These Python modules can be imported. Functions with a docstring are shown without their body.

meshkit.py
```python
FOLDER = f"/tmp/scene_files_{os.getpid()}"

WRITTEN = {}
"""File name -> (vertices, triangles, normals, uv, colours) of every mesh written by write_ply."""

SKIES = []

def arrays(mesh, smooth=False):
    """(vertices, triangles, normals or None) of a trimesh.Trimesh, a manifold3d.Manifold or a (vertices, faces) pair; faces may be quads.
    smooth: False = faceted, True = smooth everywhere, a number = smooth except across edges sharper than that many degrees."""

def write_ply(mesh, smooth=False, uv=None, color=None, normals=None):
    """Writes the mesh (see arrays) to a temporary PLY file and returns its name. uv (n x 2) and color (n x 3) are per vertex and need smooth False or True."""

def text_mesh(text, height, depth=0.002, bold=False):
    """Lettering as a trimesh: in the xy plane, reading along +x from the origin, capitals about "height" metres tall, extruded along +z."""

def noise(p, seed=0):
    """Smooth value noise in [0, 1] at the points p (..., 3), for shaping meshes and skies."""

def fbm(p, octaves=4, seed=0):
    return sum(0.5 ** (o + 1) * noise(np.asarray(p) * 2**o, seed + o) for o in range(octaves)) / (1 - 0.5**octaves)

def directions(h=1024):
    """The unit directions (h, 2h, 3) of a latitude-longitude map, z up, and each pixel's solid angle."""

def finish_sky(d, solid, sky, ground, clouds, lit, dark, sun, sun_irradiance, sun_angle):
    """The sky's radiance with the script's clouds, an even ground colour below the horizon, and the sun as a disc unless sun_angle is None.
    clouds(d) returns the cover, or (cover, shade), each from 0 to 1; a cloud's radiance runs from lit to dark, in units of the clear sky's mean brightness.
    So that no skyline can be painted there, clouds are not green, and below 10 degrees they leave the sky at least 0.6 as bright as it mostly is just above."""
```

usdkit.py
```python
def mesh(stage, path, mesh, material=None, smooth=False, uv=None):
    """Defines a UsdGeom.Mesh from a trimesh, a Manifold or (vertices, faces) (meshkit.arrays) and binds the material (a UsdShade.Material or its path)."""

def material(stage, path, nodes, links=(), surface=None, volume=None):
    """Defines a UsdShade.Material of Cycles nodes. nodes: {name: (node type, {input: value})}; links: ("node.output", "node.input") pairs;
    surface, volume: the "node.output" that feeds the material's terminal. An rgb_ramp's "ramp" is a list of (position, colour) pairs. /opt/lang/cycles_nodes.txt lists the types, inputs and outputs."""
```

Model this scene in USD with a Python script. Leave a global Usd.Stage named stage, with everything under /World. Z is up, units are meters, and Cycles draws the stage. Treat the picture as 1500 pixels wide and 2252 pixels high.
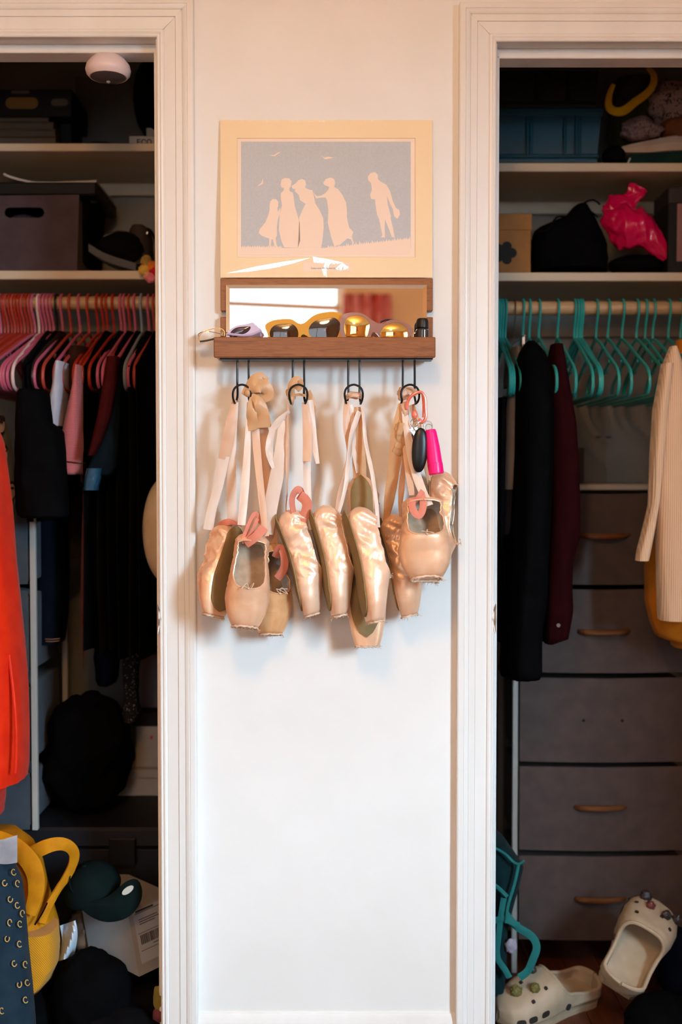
import math, random
import numpy as np, trimesh, usdkit, meshkit
from pxr import Usd, UsdGeom, UsdLux, UsdShade, Gf, Sdf, Vt
from scipy.interpolate import CubicSpline
from shapely.geometry import Polygon, box as sbox, Point
from shapely import affinity
from shapely.ops import unary_union

stage = Usd.Stage.CreateInMemory()
UsdGeom.SetStageUpAxis(stage, 'Z'); UsdGeom.SetStageMetersPerUnit(stage, 1.0)
UsdGeom.Xform.Define(stage, '/World'); UsdGeom.Scope.Define(stage, '/World/Looks')
rng = random.Random(7)
PI = math.pi

# ------------------------------------------------------------------ camera
F = 2400.0                                    # focal length in pixels of the 1500 x 2252 frame
DIST, EYE = F / 1130.0, 1.195                 # camera stands 2.12 m from the wall between the closets
PITCH = math.atan(80.0 / F)
cam = UsdGeom.Camera.Define(stage, '/World/camera')
cam.CreateHorizontalApertureAttr(24.0); cam.CreateVerticalApertureAttr(24.0 * 2252 / 1500)
cam.CreateFocalLengthAttr(24.0 * F / 1500)
cam.CreateClippingRangeAttr(Gf.Vec2f(0.05, 50))
cam.CreateFStopAttr(2.0); cam.CreateFocusDistanceAttr(DIST - 0.06)
cam.AddTranslateOp().Set(Gf.Vec3d(0, -DIST, EYE)); cam.AddRotateXOp().Set(90 - math.degrees(PITCH))
cam.CreateExposureAttr(0.0)

# ------------------------------------------------------------------ lights: daylight through the side window, a warm bulb, sky outside
def rect_light(name, pos, w, h, direction, color, intensity):
    l = UsdLux.RectLight.Define(stage, '/World/' + name)
    l.CreateWidthAttr(w); l.CreateHeightAttr(h); l.CreateColorAttr(Gf.Vec3f(*color)); l.CreateIntensityAttr(intensity)
    d = Gf.Vec3d(*direction).GetNormalized()
    m = Gf.Matrix4d(); m.SetLookAt(Gf.Vec3d(*pos), Gf.Vec3d(*pos) + d, Gf.Vec3d(0, 0, 1))
    l.AddTransformOp().Set(m.GetInverse())
    return l

KEY = rect_light('window_daylight', (4.3, -6.3, 3.9), 6.5, 4.2, (-1, 0, 0), (0.54, 0.81, 1.0), 104.0)   # bright sky above the roofs outside the side window
LAMP = (-0.15, -1.75, 2.2)
bulb = UsdLux.SphereLight.Define(stage, '/World/bulb_light')
bulb.CreateRadiusAttr(0.10); bulb.CreateColorAttr(Gf.Vec3f(1.0, 0.50, 0.17)); bulb.CreateIntensityAttr(86.0)
bulb.AddTranslateOp().Set(Gf.Vec3d(*LAMP))
dome = UsdLux.DomeLight.Define(stage, '/World/sky'); dome.CreateColorAttr(Gf.Vec3f(0.75, 0.88, 1.0)); dome.CreateIntensityAttr(1.3)

# ------------------------------------------------------------------ helpers
_f = np.array([0, math.cos(PITCH), -math.sin(PITCH)]); _u = np.array([0, math.sin(PITCH), math.cos(PITCH)])
def P(px, py, Y):
    """The point of the depth plane y = Y that the photograph shows at (px, py)."""
    d = _f + (px - 750) / F * np.array([1.0, 0, 0]) + (1126 - py) / F * _u
    return np.array([0, -DIST, EYE]) + d * ((Y + DIST) / d[1])
def PX(px, Y, py=1046): return P(px, py, Y)[0]
def PZ(py, Y): return P(750, py, Y)[2]
def S(r, g, b):
    return tuple(((c / 255) / 12.92 if c / 255 <= .04045 else ((c / 255 + .055) / 1.055) ** 2.4) for c in (r, g, b))

_used = {}
def numbered(parent, name):
    k = (parent, name); n = _used.get(k, 0); _used[k] = n + 1
    return f'{parent}/{name}' + (f'_{n:03d}' if n else '')
def data(prim, label=None, cat=None, group=None, kind=None):
    for k, v in (('label', label), ('category', cat), ('group', group), ('kind', kind)):
        if v: prim.SetCustomDataByKey(k, v)
    return prim
def asmesh(m):
    v, f, _ = meshkit.arrays(m)
    return trimesh.Trimesh(v, f, process=False)
def cat(*ms): return trimesh.util.concatenate([asmesh(m) for m in ms])
def put(path, m, mt, smooth=32):
    return usdkit.mesh(stage, path, m, mt, smooth=smooth).GetPrim()
class Thing:
    """One top-level object: parts are given in world coordinates and written relative to the thing's base."""
    def __init__(s, name, label=None, cat=None, group=None, kind=None, base=None):
        s.name, s.meta, s.parts, s.base = name, (label, cat, group, kind), [], base
    def part(s, name, m, mt, parent=None, label=None, smooth=32, kind=None):
        s.parts.append((name, asmesh(m), mt, parent, label, smooth, kind)); return len(s.parts) - 1
    def done(s):
        allv = np.vstack([p[1].vertices for p in s.parts])
        b = np.array(s.base) if s.base is not None else np.array([*(allv.min(0) + allv.max(0))[:2] / 2, allv[:, 2].min()])
        s.path = numbered('/World', s.name)
        x = UsdGeom.Xform.Define(stage, s.path); x.AddTranslateOp().Set(Gf.Vec3d(*map(float, b)))
        data(x.GetPrim(), *s.meta); paths = []
        for name, m, mt, parent, label, smooth, kind in s.parts:
            m = m.copy(); m.vertices = m.vertices - b
            pp = numbered(s.path if parent is None else paths[parent], name)
            pr = put(pp, m, mt, smooth); paths.append(pp)
            if label: pr.SetCustomDataByKey('label', label)
            if kind: pr.SetCustomDataByKey('kind', kind)
        s.b = b
        return s
def single(name, label, cat_, m, mt, group=None, kind=None, smooth=32):
    m = asmesh(m); p = numbered('/World', name); v = m.vertices
    b = np.array([*(v.min(0) + v.max(0))[:2] / 2, v[:, 2].min()]); m.vertices = v - b
    pr = put(p, m, mt, smooth); UsdGeom.Xformable(pr).AddTranslateOp().Set(Gf.Vec3d(*map(float, b)))
    return data(pr, label, cat_, group, kind)
def copy_of(src, name, label, cat_, group, pos, rz=0):
    x = UsdGeom.Xform.Define(stage, numbered('/World', name))
    x.AddTranslateOp().Set(Gf.Vec3d(*map(float, pos)))
    if rz: x.AddRotateZOp().Set(rz)
    x.GetPrim().GetReferences().AddInternalReference(src); x.GetPrim().SetInstanceable(True)
    return data(x.GetPrim(), label, cat_, group)

# ---- shapes
def box(x0, x1, y0, y1, z0, z1, c=0.0):
    x0, x1 = sorted((x0, x1)); y0, y1 = sorted((y0, y1)); z0, z1 = sorted((z0, z1))
    if c <= 0:
        m = trimesh.creation.box((x1 - x0, y1 - y0, z1 - z0)); m.apply_translation(((x0 + x1) / 2, (y0 + y1) / 2, (z0 + z1) / 2)); return m
    c = min(c, .45 * min(x1 - x0, y1 - y0, z1 - z0)); p = []
    for X, sx in ((x0, 1), (x1, -1)):
        for Y, sy in ((y0, 1), (y1, -1)):
            for Z, sz in ((z0, 1), (z1, -1)):
                p += [(X, Y + sy * c, Z + sz * c), (X + sx * c, Y, Z + sz * c), (X + sx * c, Y + sy * c, Z)]
    return trimesh.convex.convex_hull(np.array(p))
def xf(m, R=None, t=None):
    m = asmesh(m).copy()
    if R is not None: m.vertices = m.vertices @ np.asarray(R).T
    if t is not None: m.vertices = m.vertices + np.asarray(t)
    return m
def rot(ax, deg):
    return trimesh.transformations.rotation_matrix(math.radians(deg), ax)[:3, :3]
def spline(pts, n=24, closed=False):
    pts = np.asarray(pts, float)
    if closed: pts = np.vstack([pts, pts[:1]])
    t = np.r_[0, np.cumsum(np.linalg.norm(np.diff(pts, axis=0), axis=1))]
    if len(pts) < 3: return np.linspace(pts[0], pts[-1], n)
    cs = CubicSpline(t, pts, bc_type='periodic' if closed else 'natural')
    return cs(np.linspace(0, t[-1], n + 1)[:-1] if closed else np.linspace(0, t[-1], n))
def frames(pts, closed=False, up=None):
    pts = np.asarray(pts, float)
    T = (np.roll(pts, -1, 0) - np.roll(pts, 1, 0)) if closed else np.gradient(pts, axis=0)
    T /= np.maximum(np.linalg.norm(T, axis=1, keepdims=True), 1e-12)
    a = np.array([0, 0, 1.0]) if abs(T[0][2]) < .9 else np.array([1.0, 0, 0])
    if up is not None: a = np.asarray(up, float)
    n = a - T[0] * (a @ T[0]); n /= np.linalg.norm(n); N = [n]
    for i in range(1, len(pts)):
        n = N[-1] - T[i] * (N[-1] @ T[i]); n /= max(np.linalg.norm(n), 1e-9); N.append(n)
    N = np.array(N)
    return T, N, np.cross(T, N)
def loft(rings, cap=True, closed=False):
    """Rings (m, k, 3) joined into a surface; end caps fan to the ring's centre."""
    R = np.asarray(rings, float); m, k, _ = R.shape; v = R.reshape(-1, 3); f = []
    i, j = np.meshgrid(np.arange(m if closed else m - 1), np.arange(k), indexing='ij')
    a, b = i * k + j, i * k + (j + 1) % k; c, d = ((i + 1) % m) * k + (j + 1) % k, ((i + 1) % m) * k + j
    f = np.vstack([np.stack([a, b, c], -1).reshape(-1, 3), np.stack([a, c, d], -1).reshape(-1, 3)])
    if cap and not closed:
        n = len(v); v = np.vstack([v, R[0].mean(0), R[-1].mean(0)]); q = np.arange(k)
        f = np.vstack([f, np.stack([(q + 1) % k, q, np.full(k, n)], 1), np.stack([(m - 1) * k + q, (m - 1) * k + (q + 1) % k, np.full(k, n + 1)], 1)])
    t = trimesh.Trimesh(v, f, process=False)
    if t.volume < 0: t.invert()
    return t
def tube(pts, r, n=8, closed=False):
    pts = np.asarray(pts, float); T, N, B = frames(pts, closed)
    r = np.broadcast_to(np.asarray(r, float), (len(pts),)); a = np.linspace(0, 2 * PI, n, endpoint=False)
    if closed:   # take out the twist between the last frame and the first
        w = math.atan2(N[-1] @ B[0], N[-1] @ N[0]); k = np.linspace(0, -w, len(pts))
        N, B = N * np.cos(k)[:, None] + B * np.sin(k)[:, None], B * np.cos(k)[:, None] - N * np.sin(k)[:, None]
    R = pts[:, None] + r[:, None, None] * (np.cos(a)[None, :, None] * N[:, None] + np.sin(a)[None, :, None] * B[:, None])
    return loft(R, closed=closed)
def strip(pts, w, normal, thick=0.0006, twist=0, wav=0.0, seed=0):
    """A cloth band along pts: width w (a number or one per point), face towards normal (vector or one per point), twisted by degrees."""
    pts = np.asarray(pts, float); n = len(pts); T = np.gradient(pts, axis=0); T /= np.maximum(np.linalg.norm(T, axis=1, keepdims=True), 1e-12)
    nv = np.broadcast_to(np.asarray(normal, float), (n, 3)); nv = nv - T * (nv * T).sum(1, keepdims=True); nv = nv / np.maximum(np.linalg.norm(nv, axis=1, keepdims=True), 1e-9)
    sd = np.cross(T, nv); tw = np.radians(np.broadcast_to(np.interp(np.linspace(0, 1, n), np.linspace(0, 1, np.size(twist)), np.atleast_1d(twist)), (n,)))
    A = sd * np.cos(tw)[:, None] + nv * np.sin(tw)[:, None]; B = np.cross(A, T)
    w = np.broadcast_to(np.interp(np.linspace(0, 1, n), np.linspace(0, 1, np.size(w)), np.atleast_1d(w)), (n,)); cols = np.linspace(-.5, .5, 5)
    al = np.r_[0, np.cumsum(np.linalg.norm(np.diff(pts, axis=0), axis=1))] / .016
    cw = meshkit.noise(np.stack([np.repeat(al, 5), np.tile(cols * 3, n), np.full(n * 5, seed * 7.3)], 1)).reshape(n, 5) - .5
    mid = pts[:, None] + A[:, None] * (w[:, None] * cols)[..., None] + B[:, None] * ((wav * cw * 2 + .10 * w[:, None] * (1 - (2 * cols) ** 2))[..., None])
    up_, dn = mid + B[:, None] * thick / 2, mid - B[:, None] * thick / 2
    return loft(np.concatenate([up_, dn[:, ::-1]], 1))
def sheet(g, thick):
    """A surface grid (m, n, 3) given thickness along its normals: a closed shell."""
    g = np.asarray(g, float); du, dv = np.gradient(g, axis=0), np.gradient(g, axis=1); nn = np.cross(du, dv); nn /= np.maximum(np.linalg.norm(nn, axis=2, keepdims=True), 1e-12)
    a, b = g + nn * thick / 2, g - nn * thick / 2
    return loft(np.concatenate([a, b[:, ::-1]], 1))
def lathe(prof, n=32, axis_at=(0, 0, 0)):
    prof = np.asarray(prof, float); a = np.linspace(0, 2 * PI, n, endpoint=False)
    R = np.stack([prof[:, None, 0] * np.cos(a), prof[:, None, 0] * np.sin(a), np.repeat(prof[:, 1:2], n, 1)], -1)
    return xf(loft(R), None, axis_at)
def poly3(poly, thick, O, X, Yv, clean=0):
    """A shapely polygon (metres) extruded: polygon x along X, y along Yv, from O towards cross(X, Yv)."""
    gs = getattr(poly, 'geoms', [poly]); ms = [trimesh.creation.extrude_polygon(g, thick, engine='earcut') for g in gs if g.area > 1e-10]
    m = trimesh.util.concatenate(ms); X, Yv = np.asarray(X, float), np.asarray(Yv, float); Z = np.cross(X, Yv)
    return xf(m, np.stack([X, Yv, Z], 1), O)
def front_poly(poly, thick, Y):
    """A polygon in world x and z, extruded from the depth Y back towards the room's far side (+y) by thick."""
    return poly3(poly, thick, (0, Y + thick, 0), (1, 0, 0), (0, 0, 1)) if True else None
def ppoly(pts, Y): return Polygon([(lambda q: (q[0], q[2]))(P(a, b, Y)) for a, b in pts]).buffer(0)
def blob(c, r, seed=0, amp=.12, freq=2.0, sub=3):
    """A lumpy rounded mass: an ellipsoid with noise."""
    m = trimesh.creation.icosphere(sub); d = 1 + amp * 2 * (meshkit.fbm(m.vertices * freq + seed * 11.3, 3, seed) - .5)
    m.vertices = m.vertices * d[:, None] * np.asarray(r) + np.asarray(c); return m
def ellipsoid(c, r, sub=3):
    m = trimesh.creation.icosphere(sub); m.vertices = m.vertices * np.asarray(r) + np.asarray(c); return m

# ------------------------------------------------------------------ materials
_mats = {}
def mat(name, col, rough=.5, col2=None, nscale=30, ndetail=3, bump=0, bscale=200, metal=0, spec=.5, sheen=0, trans=0, ior=1.45, coat=0, emit=None, estr=0, extra=None, stretch=(1, 1, 1), bdist=.001, contrast=.3):
    if name in _mats: return _mats[name]
    n = {'p': ('principled_bsdf', dict(base_color=col, roughness=rough, metallic=metal, specular_ior_level=spec, sheen_weight=sheen, transmission_weight=trans, ior=ior, coat_weight=coat))}
    l = []
    if emit: n['p'][1].update(emission_color=emit, emission_strength=estr)
    if col2 is not None or bump:
        n['tc'] = ('texture_coordinate', {}); n['mp'] = ('mapping', {'scale': stretch}); l += [('tc.object', 'mp.vector')]
    if col2 is not None:
        n['n'] = ('noise_texture', {'scale': nscale, 'detail': ndetail}); n['r'] = ('rgb_ramp', {'ramp': [(.5 - contrast / 2, col), (.5 + contrast / 2, col2)]})
        l += [('mp.vector', 'n.vector'), ('n.fac', 'r.fac'), ('r.color', 'p.base_color')]
    if bump:
        n['bn'] = ('noise_texture', {'scale': bscale, 'detail': 4}); n['b'] = ('bump', {'strength': bump, 'distance': bdist})
        l += [('mp.vector', 'bn.vector'), ('bn.fac', 'b.height'), ('b.normal', 'p.normal')]
    _mats[name] = usdkit.material(stage, '/World/Looks/' + name, n, l, surface='p.BSDF'); return _mats[name]
def fabric(name, rgb, rgb2=None, rough=.85, sheen=.04, bump=.25, bscale=900, nscale=25):
    c = S(*rgb); c2 = S(*rgb2) if rgb2 else tuple(min(1, x * 1.35 + .002) for x in c)
    return mat(name, c, rough, c2, nscale, bump=bump, bscale=bscale, sheen=sheen, spec=.04 if max(rgb) < 60 else .22)
def plastic(name, rgb, rough=.3, **k): return mat(name, S(*rgb), rough, **k)
def node_mat(name, nodes, links, surface='p.BSDF'):
    if name not in _mats: _mats[name] = usdkit.material(stage, '/World/Looks/' + name, nodes, links, surface=surface)
    return _mats[name]

# ------------------------------------------------------------------ the setting
WALLP = mat('wall_paint', S(232, 231, 228), .55, S(236, 235, 233), 6, bump=.05, bscale=260, spec=.3)
TRIMP = mat('trim_paint', S(236, 235, 233), .32, S(228, 226, 222), 9, bump=.04, bscale=60, stretch=(1, 1, .12), spec=.45)
CLOSETP_DIM = mat('closet_paint_shaded', S(126, 125, 121), .7, S(118, 116, 112), 5, bump=.05, bscale=200, spec=.2)  # closet shade put into the colour of the white wall paint
SHELFP = mat('shelf_paint', S(196, 180, 156), .45, S(186, 168, 142), 7, stretch=(.1, 1, 1))
ROOMP = mat('room_paint', S(232, 184, 130), .6, S(226, 178, 124), 4)
def wood(name, a, b, scale=9, stretch=(1, 12, 12), rough=.38):
    n = {'tc': ('texture_coordinate', {}), 'mp': ('mapping', {'scale': stretch}), 'n': ('noise_texture', {'scale': scale, 'detail': 5, 'roughness': .6, 'distortion': 1.2}),
         'r': ('rgb_ramp', {'ramp': [(.3, a), (.55, b), (.72, a)]}), 'b': ('bump', {'strength': .15, 'distance': .0006}), 'p': ('principled_bsdf', {'roughness': rough})}
    return node_mat(name, n, [('tc.object', 'mp.vector'), ('mp.vector', 'n.vector'), ('n.fac', 'r.fac'), ('r.color', 'p.base_color'), ('n.fac', 'b.height'), ('b.normal', 'p.normal')])
WOOD = wood('walnut_stained_wood', S(112, 60, 22), S(146, 86, 36), 14)
FLOORW = wood('red_oak_floor', S(70, 34, 22), S(96, 50, 32), 6, (9, .8, 9), .35)

LX, RX = PX(351, 0), PX(1086, 0)          # inner casing edges of the two closet openings
LZ, RZ = PZ(86, 0), PZ(96, 0)
OPW, WT, CB, CH = 0.76, 0.115, 0.72, 2.42  # opening width, wall thickness, closet back wall, ceiling height
LX0, RX1 = LX - OPW, RX + OPW
XL, XR, YR = -2.3, 1.72, -3.9              # side and rear walls of the room
def struct(name, m, mt, smooth=32): return single(name, None, None, m, mt, kind='structure', smooth=smooth)
struct('wall_front', cat(box(LX + .018, RX - .018, 0, WT, 0, CH), box(XL, LX0 - .018, 0, WT, 0, CH), box(RX1 + .018, 2.0, 0, WT, 0, CH),
       box(LX0 - .018, LX + .018, 0, WT, LZ + .018, CH), box(RX - .018, RX1 + .018, 0, WT, RZ + .018, CH)), WALLP)
struct('wall_closet_back', box(XL, 2.0, CB, CB + .1, 0, CH), CLOSETP_DIM)
struct('wall_closet_divider', box(-.05, -.01, WT, CB, 0, CH), CLOSETP_DIM)
struct('wall_closet_left', box(-1.42, -1.34, WT, CB, 0, CH), CLOSETP_DIM)
struct('wall_closet_right', box(1.34, 1.42, WT, CB, 0, CH), CLOSETP_DIM)
fl = Thing('floor', kind='structure')                    # boards run away from the camera
fl.part('underlay', box(XL, 2.0, YR, CB + .1, -.06, -.019), FLOORW)
k = 0; x = -1.3
while x < 1.32:
    fl.part('floor_board', box(x, x + .0825, -.12, CB, -.019, 0 - .0006 * (k % 3), .0012), FLOORW); x += .084; k += 1
fl.part('board_field', cat(box(XL, 2.0, YR, -.1205, -.019, -.0004)), FLOORW)
fl.done()
struct('ceiling', box(XL, 2.0, YR, CB + .1, CH, CH + .1), WALLP)
struct('wall_left', box(XL - .1, XL, YR, 0, 0, CH), ROOMP)
W1 = dict(y0=-3.1, y1=-2.14, z0=1.0, z1=2.12)              # the side window
struct('wall_right', cat(box(XR, XR + .12, W1['y1'], 0, 0, CH), box(XR, XR + .12, YR, W1['y0'], 0, CH), box(XR, XR + .12, W1['y0'], W1['y1'], 0, W1['z0']), box(XR, XR + .12, W1['y0'], W1['y1'], W1['z1'], CH)), ROOMP)
W2 = dict(x0=-1.35, x1=.02, z0=.9, z1=2.3)                 # the rear window that the mirror shows
struct('wall_rear', cat(box(XL, W2['x0'], YR - .12, YR, 0, CH), box(W2['x1'], 2.0, YR - .12, YR, 0, CH), box(W2['x0'], W2['x1'], YR - .12, YR, 0, W2['z0']), box(W2['x0'], W2['x1'], YR - .12, YR, W2['z1'], CH)), ROOMP)
PANE = node_mat('window_glass', {'t': ('transparent_bsdf', {}), 'g': ('glossy_bsdf', {'roughness': .02}), 'm': ('mix_closure', {'fac': .06})},
                [('t.BSDF', 'm.closure1'), ('g.BSDF', 'm.closure2')], 'm.closure')
w = Thing('window_1', kind='structure')
for y in (W1['y0'], W1['y1'] - .05): w.part('window_frame', box(XR + .03, XR + .09, y, y + .05, W1['z0'], W1['z1'], .004), TRIMP)
for z in (W1['z0'], W1['z1'] - .05): w.part('window_rail', box(XR + .03, XR + .09, W1['y0'] + .05, W1['y1'] - .05, z, z + .05, .004), TRIMP)
w.part('pane', box(XR + .055, XR + .06, W1['y0'] + .05, W1['y1'] - .05, W1['z0'] + .05, W1['z1'] - .05), PANE); w.done()
w = Thing('window_2', kind='structure')
for x in (W2['x0'], -.68, W2['x1'] - .05): w.part('window_frame', box(x, x + .05, YR - .09, YR - .03, W2['z0'], W2['z1'], .004), TRIMP)
for z in (W2['z0'], W2['z1'] - .05): w.part('window_rail', box(W2['x0'], W2['x1'], YR - .095, YR - .025, z, z + .05, .004), TRIMP)
w.part('pane', box(W2['x0'], W2['x1'], YR - .062, YR - .058, W2['z0'], W2['z1']), PANE); w.done()

CAS = [(0, 0), (0, .0095), (.0012, .0112), (.0035, .0122), (.0055, .0112), (.0065, .0118), (.0090, .0135), (.0120, .0130), (.0138, .0112), (.0146, .0104), (.0158, .0112),
       (.0362, .0132), (.0366, .0124), (.0374, .0150), (.0490, .0158), (.0496, .0150), (.0505, .0166), (.0540, .0186), (.0585, .0196), (.0592, .0188), (.0602, .0200), (.0690, .0200), (.0712, .0188), (.0717, .0165), (.0717, 0)]
def casing(x0, sx, x1, z0, n):
    """Mitred door casing: the leg at x0 (outwards sx), the head to x1, the far leg."""
    prof = CAS
    def piece(a, b): return loft([[a(u, h) for u, h in prof], [b(u, h) for u, h in prof]])
    leg = piece(lambda u, h: (x0 + sx * u, -h, 0), lambda u, h: (x0 + sx * u, -h, z0 + u))
    head = piece(lambda u, h: (x0 + sx * u, -h, z0 + u), lambda u, h: (x1 - sx * u, -h, z0 + u))
    far = piece(lambda u, h: (x1 - sx * u, -h, 0), lambda u, h: (x1 - sx * u, -h, z0 + u))
    t = Thing(f'trim_{n}', kind='structure', base=(x0, 0, 0))
    t.part('casing_leg', leg, TRIMP, smooth=24); t.part('casing_head', head, TRIMP, smooth=24); t.part('casing_leg', far, TRIMP, smooth=24); t.done()
casing(LX, 1, LX0, LZ, 1); casing(RX, -1, RX1, RZ, 2)
STEEL = mat('brushed_steel', (.62, .60, .56), .28, metal=1.0, bump=.1, bscale=400)
def frame(n, xa, xb, z0, sx, stopx, zs):
    """Jambs, stops and the strike plate of one closet opening; xa is the side by the middle wall."""
    t = Thing(f'door_{n}', kind='structure', base=(xa, 0, 0))
    for X, s in ((xa, sx), (xb, -sx)):
        t.part('jamb', box(X - s * .003, X + s * .018, 0, WT, 0, z0 + .018, .001), TRIMP)
        t.part('door_stop', box(X - s * .003, X - s * abs(stopx), .034, .084, 0, z0 - .010, .0015), TRIMP)
    t.part('jamb_head', box(min(xa, xb) + .003, max(xa, xb) - .003, 0, WT, z0 + .004, z0 + .018, .001), TRIMP)
    t.part('door_stop', box(min(xa, xb) + .003, max(xa, xb) - .003, .034, .084, zs, z0 + .004, .0015), TRIMP)
    zc = PZ(1360, 0)
    lip = [[(xa - sx * .0035 + sx * (.0075 * i / 8) * math.sin(PI * min(max(q / 16, .02), .98)) ** .8, -.0112 + .0022 * math.sin(PI * i / 8) * math.sin(PI * q / 16) - .0008 * math.cos(q * .8), zc + .03 - .06 * q / 16) for i in range(9)] for q in range(17)]
    t.part('strike_plate', sheet(np.array(lip), .0016), STEEL, label='metal strike plate'); t.done()
frame(1, LX, LX0, LZ, 1, .0125, PZ(116, .034)); frame(2, RX, RX1, RZ, -1, .0125, PZ(128, .034))
BB = [(0, 0), (.014, 0), (.014, .095), (.012, .102), (.009, .108), (.010, .114), (.006, .128), (.003, .134), (0, .134)]
def baseboard(name, xa, xb): struct(name, loft([[(X, -h, z) for h, z in BB] for X in (xa, xb)]), TRIMP, 20)
baseboard('baseboard_middle', LX + .0717, RX - .0717)
# ================================================================== the wall organizer, the print and the glasses
BLACKM = mat('black_coated_wire', S(16, 16, 18), .38)
MIRROR = mat('mirror_glass', (.93, .93, .92), .0, metal=1.0)
o = Thing('wall_organizer', 'brown wooden wall organizer with a mirror strip, tray and four black hooks', 'wall organizer')
def prect(x0, x1, y0, y1, Ya, Yb, c=.001, Yp=None):
    """A box whose front face fills the given rectangle of the photograph at the depth Ya."""
    A, B = P(x0, y1, Ya), P(x1, y0, Ya); return box(A[0], B[0], Ya, Yb, A[2], B[2], c)
o.part('top_board', prect(485, 952, 612, 684, -.018, 0, .0012), WOOD)
o.part('bottom_board', prect(485, 952, 697, 786, -.018, 0, .0012), WOOD)
A, B = P(497, 760, -.024), P(939, 626, -.024); bv = .0075
mr = [[(A[0], -.0215, A[2]), (B[0], -.0215, A[2]), (B[0], -.0215, B[2]), (A[0], -.0215, B[2])], [(A[0] + bv, -.0240, A[2] + bv), (B[0] - bv, -.0240, A[2] + bv), (B[0] - bv, -.0240, B[2] - bv), (A[0] + bv, -.0240, B[2] - bv)]]
bk = [[(A[0], -.0182, A[2]), (B[0], -.0182, A[2]), (B[0], -.0182, B[2]), (A[0], -.0182, B[2])]]
o.part('mirror', loft(bk + mr), MIRROR, smooth=False, label='bevelled mirror strip')
o.part('tray_front', prect(470, 958, 741, 786, -.090, -.078, .0015), WOOD)
A, B = P(470, 786, -.090), P(958, 770, -.090)
o.part('tray_floor', box(A[0] + .002, B[0] - .002, -.078, -.0182, A[2] + .001, A[2] + .010, .001), WOOD)
TRAYZ = A[2] + .010
o.part('hook_bar', prect(483, 952, 786.6, 790.5, -.072, -.030, .0005), BLACKM)
HOOKS = [(522, 547, 532), (644, 669, 656), (766, 791, 778), (886, 912, 902)]
for a, b, c in HOOKS:
    q = [P(a, 789, -.050), P(a, 820, -.050), P(a, 850, -.050), P(a, 873, -.0515), P(a - 3, 885, -.060), P(a - 4, 888, -.072), P(c - 18, 881, -.083), P(c - 20, 868, -.087), P(c - 16, 854, -.088), P(c - 7, 847.5, -.088), P(c, 846, -.088)]
    qq = [P(b, 789, -.050), P(b, 820, -.050), P(b, 850, -.050), P(b, 873, -.0515), P(b + 2, 885, -.060), P(b + 2, 888, -.072), P(c + 18, 881, -.083), P(c + 20, 868, -.087), P(c + 16, 854, -.088), P(c + 7, 847.5, -.088), P(c, 846, -.088)]
    o.part('hook', tube(spline(q + qq[-2::-1], 90), .0021, 8), BLACKM, label='black double wire hook')
o.done()

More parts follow.
